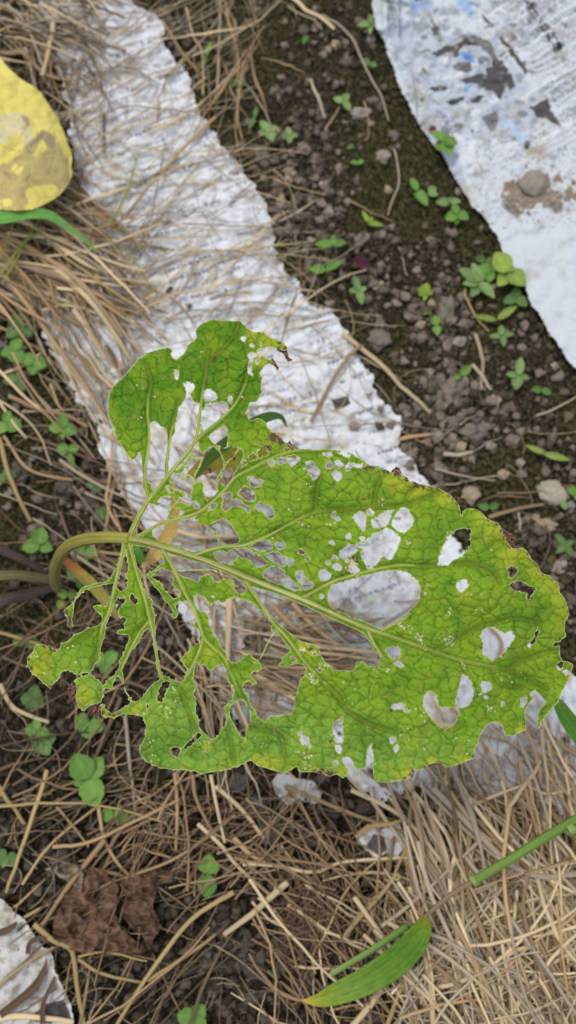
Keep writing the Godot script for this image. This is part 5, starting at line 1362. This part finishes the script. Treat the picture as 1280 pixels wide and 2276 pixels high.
func build_grasses() -> void:
	rng.seed = 707
	var g := Color(0.075, 0.19, 0.03)
	ribbon("wild_grass", "-60,478,55,34 0,485,56,34 60,476,54,30 110,480,48,24 150,505,42,16 190,535,36,10 215,560,32,5", [Color(0.12, 0.30, 0.06), Color(0.13, 0.32, 0.07), Color(0.14, 0.28, 0.09), Color(0.16, 0.27, 0.08)], "curved green grass blade arching over the straw below the yellow leaf", "grass")
	ribbon("wild_grass", "-40,505,50,10 0,480,50,12 30,470,50,10 60,462,48,3", [g * 1.6, g * 1.8], "short green blade end under the yellow leaf at the left edge", "grass")
	for t in [["0,610,24,5 30,570,28,5 60,535,32,6 100,512,34,5", "thin yellow-green grass ear rising right among the left straw"], ["-10,590,24,4 18,540,30,4 28,500,34,4 34,430,38,3", "thin upright grass stem crossing the yellow leaf's foot"], ["5,630,24,4 40,570,28,4 80,500,30,4 110,465,28,3", "thin golden grass stem slanting up below the yellow leaf"], ["236,500,18,6 262,470,20,7 285,420,22,6 305,350,22,3", "faint green grass ear standing over the newspaper strip"], ["230,530,18,4 290,570,18,4 330,630,16,4 350,650,14,2", "faint thin green grass stem lying over the newspaper strip"]]:
		ribbon("wild_grass", t[0], [Color(0.24, 0.26, 0.06), Color(0.22, 0.28, 0.07)], t[1], "grass", 0.5)
	# the grass at the lower right: stem with a node, a thin section, a broad blade
	var base := at(1290, 1815, 0.05)
	var o := thing("grass_plant", base, "thick green grass stem with a broad yellow-tipped blade at lower right", "grass")
	for t in [["1330,1795,60 1230,1850,60 1120,1918,58 1052,1958,55", 0.0031, [Color(0.11, 0.20, 0.035), Color(0.15, 0.24, 0.05)], "stem"], ["1060,1953,56 1052,1958,55 1048,1961,55", 0.0036, [Color(0.22, 0.34, 0.09), Color(0.25, 0.36, 0.12)], "node"], ["1050,1959,56 1000,1990,58 946,2036,56", 0.0017, [Color(0.22, 0.16, 0.10), Color(0.20, 0.15, 0.09)], "stem"], ["905,2058,42 820,2115,36 735,2165,30", 0.0021, [Color(0.11, 0.21, 0.04), Color(0.17, 0.29, 0.07), Color(0.24, 0.32, 0.12)], "stem"], ["1275,1838,62 1268,1843,62 1262,1846,62", 0.0034, [Color(0.2, 0.32, 0.08), Color(0.2, 0.32, 0.08)], "node"]]:
		var q := curve(path3(t[0]), 6)
		var pts := PackedVector3Array(); var rad := PackedFloat32Array()
		for i in q.size():
			pts.append(at(q[i].x, q[i].y, q[i].z * 0.001) - base)
			rad.append(t[1] * lerpf(1.0, 0.85, float(i) / q.size()))
		var sh := Shape.new()
		tube(sh, pts, rad, 16, t[2], 1.0, 0.16)
		put(t[3], sh.mesh(), mat("stem", 0.6, 0.3), o)
	var b := ribbon("blade", "945,2034,51,16 938,2062,50,40 915,2100,49,54 870,2142,48,58 810,2180,46,52 755,2204,43,44 710,2222,40,26 672,2224,36,3", [Color(0.18, 0.15, 0.02), Color(0.105, 0.185, 0.022), Color(0.075, 0.165, 0.022), Color(0.10, 0.195, 0.026), Color(0.14, 0.235, 0.038), Color(0.19, 0.26, 0.03), Color(0.48, 0.32, 0.06)], "", "", 0.18, o)
	b.position = -base
	ribbon("wild_grass", "1225,1545,80,6 1240,1565,80,24 1262,1600,78,36 1300,1650,74,40", [Color(0.14, 0.24, 0.04), Color(0.08, 0.20, 0.03), Color(0.07, 0.19, 0.03)], "dark green blade tip coming from behind the big leaf's lower right edge", "grass")
	ribbon("wild_grass", "430,1066,95,8 475,1010,104,26 520,975,110,30 565,942,112,28 600,926,108,22 625,928,100,12 638,950,92,3", [Color(0.13, 0.19, 0.04), Color(0.11, 0.20, 0.04), Color(0.11, 0.22, 0.045), Color(0.12, 0.23, 0.06)], "dark green blade seen through the holes between the upper lobes", "grass")
	ribbon("wild_grass", "415,1060,90,10 450,1040,92,34 500,1022,94,44 560,1010,94,42 610,1000,92,34 660,1008,88,26", [Color(0.38, 0.30, 0.05), Color(0.45, 0.38, 0.05), Color(0.34, 0.36, 0.04), Color(0.40, 0.36, 0.05)], "yellowing blade seen through the holes below the upper lobes", "grass")
	ribbon("wild_grass", "376,1060,70,8 388,1110,66,18 384,1160,60,26 362,1210,54,32 338,1240,46,26 318,1256,40,8", [Color(0.25, 0.25, 0.06), Color(0.38, 0.29, 0.08), Color(0.48, 0.33, 0.11), Color(0.50, 0.34, 0.13)], "orange withered blade behind the stalk's junction", "grass")
	ribbon("wild_grass", "138,1240,20,14 165,1262,26,20 205,1300,30,25 240,1340,28,22 262,1375,20,8", [Color(0.15, 0.035, 0.025), Color(0.22, 0.11, 0.03), Color(0.34, 0.30, 0.06), Color(0.33, 0.29, 0.08), Color(0.30, 0.22, 0.09)], "red-based yellow blade beside the foot of the stalk", "grass")
	ribbon("wild_grass", "280,1205,60,20 300,1222,66,26 318,1250,60,14", [g, g * 1.1], "small dark green blade just under the stalk's junction", "grass")
	# the pale curled tendril
	var q := curve(path3("760,2085,14 800,2040,18 850,1985,22 872,1955,24 882,1944,26 888,1950,27 882,1956,27 876,1950,26"), 6)
	var pts := PackedVector3Array(); var rad := PackedFloat32Array()
	for i in q.size(): pts.append(at(q[i].x, q[i].y, q[i].z * 0.001)); rad.append(0.0013 if i < q.size() * 0.6 else 0.0008)
	var sh := Shape.new()
	tube(sh, pts, rad, 8, [Color(0.30, 0.22, 0.12), Color(0.36, 0.30, 0.12)])
	tag(put("tendril", sh.mesh(), mat("straw", 0.7, 0.35)), "pale stalk with a curled tip above the broad green blade", "tendril")

func build_yellow_leaf() -> void:
	rng.seed = 808
	var lo := Vector2(-140, 60)
	var im := Image.create_empty(330, 430, false, Image.FORMAT_L8)
	var shift := func(t: String) -> PackedVector2Array:
		var q := poly(t)
		for i in q.size(): q[i] -= lo
		return q
	fill_poly(im, shift.call("-120,100 -40,105 0,126 18,150 42,172 60,184 76,192 90,204 104,226 118,246 128,262 132,276 141,290 148,312 156,332 160,352 158,372 161,388 152,408 140,426 118,444 96,456 70,466 38,468 0,466 -60,460 -130,420"), Color.WHITE)
	var patch := Image.create_empty(330, 430, false, Image.FORMAT_L8)
	fill_poly(patch, shift.call("-130,250 0,255 40,249 58,256 68,276 70,292 74,306 66,322 52,330 50,300 44,294 36,298 0,322 -130,330"), Color8(90, 90, 90))
	fill_poly(patch, shift.call("52,330 60,316 78,306 90,290 104,290 120,300 132,320 144,344 152,356 158,374 160,390 150,412 134,428 124,412 100,410 70,416 56,426 62,450 44,468 0,466 0,440 -80,400 -60,370 14,362 30,352 50,338"), Color8(200, 200, 200))
	fill_poly(patch, shift.call("72,342 82,332 94,312 102,316 102,334 90,346 82,350"), Color.BLACK)
	fill_poly(patch, shift.call("22,372 32,366 40,368 52,360 60,358 50,376 40,390 30,384"), Color.BLACK)
	fill_poly(patch, shift.call("4,446 16,440 26,446 24,460 6,458"), Color.BLACK)
	var grey := Image.create_empty(330, 430, false, Image.FORMAT_L8)
	for t in ["56,322 78,308 92,292 104,292 120,304 126,322 112,330 104,322 92,310 80,330 70,344 58,338", "46,256 60,256 68,276 62,282 52,268", "10,380 30,386 34,398 20,398 6,388"]: fill_poly(grey, shift.call(t), Color.WHITE)
	var sample := func(img: Image, x: float, y: float) -> float: return img.get_pixel(clampi(int(x - lo.x), 0, 329), clampi(int(y - lo.y), 0, 429)).r
	var hf := func(x, y): return 0.058 - 0.024 * pow(clampf((x + 10.0) / 165.0, -0.4, 1.0), 2.0) + 0.005 * n_low.get_noise_2d(x / 150.0, y / 150.0) - 0.0006 * exp(-8.0 * (n_cell.get_noise_2d(x / 48.0, y / 48.0) + 1.0))
	var tint := func(x, y, cover):
		var wx: float = x + 5.0 * n_fine.get_noise_2d(x / 10.0, y / 10.0); var wy: float = y + 5.0 * n_fine.get_noise_2d(x / 10.0 + 9.0, y / 10.0)
		var v: float = sample.call(patch, wx, wy)
		var col := Color(0.70, 0.605, 0.165)
		if v > 0.6: col = Color(0.46, 0.37, 0.16)
		elif v > 0.2: col = Color(0.60, 0.54, 0.32)
		if sample.call(grey, wx, wy) > 0.5: col = col.lerp(Color(0.24, 0.19, 0.15), 0.65)
		col *= 1.0 + 0.14 * n_fine.get_noise_2d(x / 40.0, y / 40.0)
		if n_fine.get_noise_2d(x / 14.0 + 50.0, y / 14.0) > 0.46: col = col.lerp(Color(0.30, 0.22, 0.03), 0.45)
		if cover < 0.8: col = col.lerp(Color(0.42, 0.33, 0.12), 0.6)
		var vein := absf(n_cell.get_noise_2d(x / 48.0, y / 48.0) + 1.0)
		if vein < 0.06: col = col.lerp(Color(0.58, 0.50, 0.16), 0.4)
		col.a = 1.0
		return col
	var base := at(-20, 300, 0.0)
	var o := thing("yellow_leaf", base, "withered yellow leaf with tan dead patches at the upper left edge", "leaf")
	var b := put("leaf_blade", cut_sheet(im, lo, 2, 0.3, func(x, y): return at(x, y, hf.call(x, y)), tint), mat("yellow", 0.75, 0.25, Color(0.2, 0.2, 0.2)), o)
	b.position = -base
	for t in ["-80,470,4 0,412,5 30,382,4 62,356,3 100,340,2", "-40,300,4 20,330,3 50,336,2"]:
		var q := curve(path3(t), 6)
		var pts := PackedVector3Array(); var rad := PackedFloat32Array()
		for p in q: pts.append(at(p.x, p.y, hf.call(p.x, p.y)) - base); rad.append(p.z * 0.00013)
		var sh := Shape.new()
		tube(sh, pts, rad, 6, [Color(0.5, 0.42, 0.2), Color(0.5, 0.44, 0.16)])
		put("vein", sh.mesh(), mat("stem", 0.6, 0.3), o)

func build_dead_leaf() -> void:
	var make := func(text: String, label: String, col: Color, lift: float, size: float):
		var q := poly(text)
		var lo := q[0]; var hi := q[0]
		for p in q: lo = lo.min(p); hi = hi.max(p)
		lo -= Vector2(12, 12); hi += Vector2(12, 12)
		var im := Image.create_empty(int(hi.x - lo.x), int(hi.y - lo.y), false, Image.FORMAT_L8)
		for i in q.size(): q[i] -= lo
		fill_poly(im, q, Color.WHITE)
		var rough := func(x, y):
			var c1: float = n_cell.get_noise_2d(x / 60.0 + 8.0, y / 44.0) + 1.0
			return at(x, y, lift + size * (1.6 * (0.6 - absf(n_mid.get_noise_2d(x / 95.0, y / 70.0)) * 2.0) + 0.35 * (1.0 - exp(-c1 * 2.0)) + 0.06 * n_fine.get_noise_2d(x / 12.0, y / 12.0)))
		var shade := func(x, y, _c):
			var t: float = n_mid.get_noise_2d(x / 44.0 + 4.0, y / 30.0)
			var out: Color = col * (1.0 + 0.8 * t) + Color(0.01, 0.008, 0.006)
			return out.lerp(Color(0.26, 0.20, 0.14), clampf(n_fine.get_noise_2d(x / 16.0, y / 16.0) * 2.0 - 0.65, 0.0, 0.7))
		tag(put("dead_leaf", cut_sheet(im, lo, 2, 0.9, rough, shade), mat("dead_leaf", 0.85, 0.25)), label, "leaf")
	make.call("150,1960 175,1935 215,1930 240,1945 262,1968 262,2000 255,2030 265,2060 300,2090 330,2112 300,2122 250,2118 200,2120 150,2110 118,2085 118,2050 135,2010", "large crumpled brown dead leaf in the lower left straw", Color(0.15, 0.086, 0.056), 0.012, 0.0065)
	make.call("265,1960 300,1950 350,1930 385,1940 382,1960 355,1965 345,1990 340,2020 360,2060 340,2090 330,2120 318,2080 290,2060 268,2030 280,2000", "shrivelled brown leaf strips right of the large crumpled dead leaf", Color(0.125, 0.072, 0.048), 0.012, 0.007)
	make.call("118,1932 140,1918 175,1924 186,1945 180,1985 160,1965 130,1950", "pale frayed leaf remnant above the large crumpled dead leaf", Color(0.23, 0.19, 0.135), 0.016, 0.005)
	for t in [["0,2255,16,14 40,2225,17,16 80,2190,17,18 100,2150,15,8 104,2130,14,3", "dark brown curled leaf strip lying on the paper scrap"], ["62,2120,14,10 68,2095,17,10 90,2085,17,10 110,2092,14,8", "small hooked brown leaf strip at the top of the paper scrap"], ["-10,2075,16,14 20,2065,18,14 38,2050,15,5", "brown leaf strip at the left edge above the paper scrap"], ["95,2276,16,10 97,2230,17,9 115,2190,16,9 122,2170,14,3", "narrow dark stalk strip across the lower end of the paper scrap"]]:
		ribbon("leaf_strip", t[0], [Color(0.10, 0.065, 0.04), Color(0.13, 0.085, 0.055)], t[1], "leaf strip", 0.5)
	for t in [["900,1820,18,4 870,1830,20,8 820,1838,20,10 790,1860,16,8", "golden frayed straw sheath above the small printed paper scrap"]]:
		ribbon("straw_sheath", t[0], [Color(0.36, 0.27, 0.12), Color(0.33, 0.23, 0.11)], t[1], "straw", 0.5)

func _ready() -> void:
	setup_noise()
	# camera
	var t := deg_to_rad(PITCH)
	fwd = Vector3(0, -cos(t), -sin(t))
	upv = Vector3(0, sin(t), -cos(t))
	eye = -fwd * 0.63
	var cam := Camera3D.new()
	cam.name = "camera"
	add_child(cam)
	cam.look_at_from_position(eye, eye + fwd, upv)
	cam.fov = rad_to_deg(2.0 * atan(0.6))
	cam.near = 0.02
	cam.far = 200.0
	var ca := CameraAttributesPhysical.new()
	ca.frustum_focal_length = FOCAL
	ca.frustum_focus_distance = 0.447
	ca.frustum_near = 0.02
	ca.frustum_far = 200.0
	ca.exposure_aperture = 3.6
	cam.attributes = ca
	# overcast sky
	var env := Environment.new()
	env.background_mode = Environment.BG_SKY
	env.tonemap_mode = Environment.TONE_MAPPER_LINEAR
	env.tonemap_exposure = 1.0
	env.sdfgi_enabled = true
	env.ssao_enabled = true
	env.ssil_enabled = true
	var sm := ProceduralSkyMaterial.new()
	sm.sky_top_color = Color(0.88, 0.90, 0.935)
	sm.sky_horizon_color = Color(0.70, 0.735, 0.78)
	sm.sky_curve = 0.2
	sm.ground_bottom_color = Color(0.25, 0.22, 0.18)
	sm.ground_horizon_color = Color(0.6, 0.6, 0.6)
	var sky := Sky.new()
	sky.sky_material = sm
	env.sky = sky
	var we := WorldEnvironment.new()
	we.name = "environment"
	we.environment = env
	add_child(we)
	var sun := DirectionalLight3D.new()
	sun.name = "sun"
	sun.light_energy = 0.6
	sun.light_color = Color(1.0, 0.97, 0.92)
	sun.light_angular_distance = 16.0
	sun.shadow_enabled = true
	add_child(sun)
	sun.look_at_from_position(Vector3.ZERO, Vector3(0.35, -1.0, 0.30), Vector3.FORWARD)

	paper_zone = Image.create_empty(370, 620, false, Image.FORMAT_L8)
	build_ground()
	build_strip()
	build_right()
	scrap("-60,1990 0,1996 30,2020 52,2042 70,2070 92,2096 112,2120 124,2160 140,2200 160,2240 172,2330 -60,2330", "pale newspaper scrap with a grey printed corner in the bottom left corner", ["70,2250 110,2220 150,2208 168,2250 120,2262"], 61, 0.012)
	scrap("796,1872 815,1836 850,1840 862,1826 886,1828 894,1850 902,1884 884,1912 860,1896 836,1910 820,1890", "small printed newspaper scrap in the straw below the big leaf", ["812,1870 826,1846 848,1850 856,1880 838,1892 824,1884"], 62, 0.013)
	scrap("600,1738 622,1716 660,1726 700,1740 722,1764 700,1788 660,1778 640,1792 616,1770", "white newspaper scrap peeping out just below the big leaf's lower margin", [], 63, 0.005)
	build_crumbs()
	build_stones()
	build_leaf()
	build_yellow_leaf()
	build_straw()
	build_dead_leaf()
	build_seedlings()
	build_grasses()
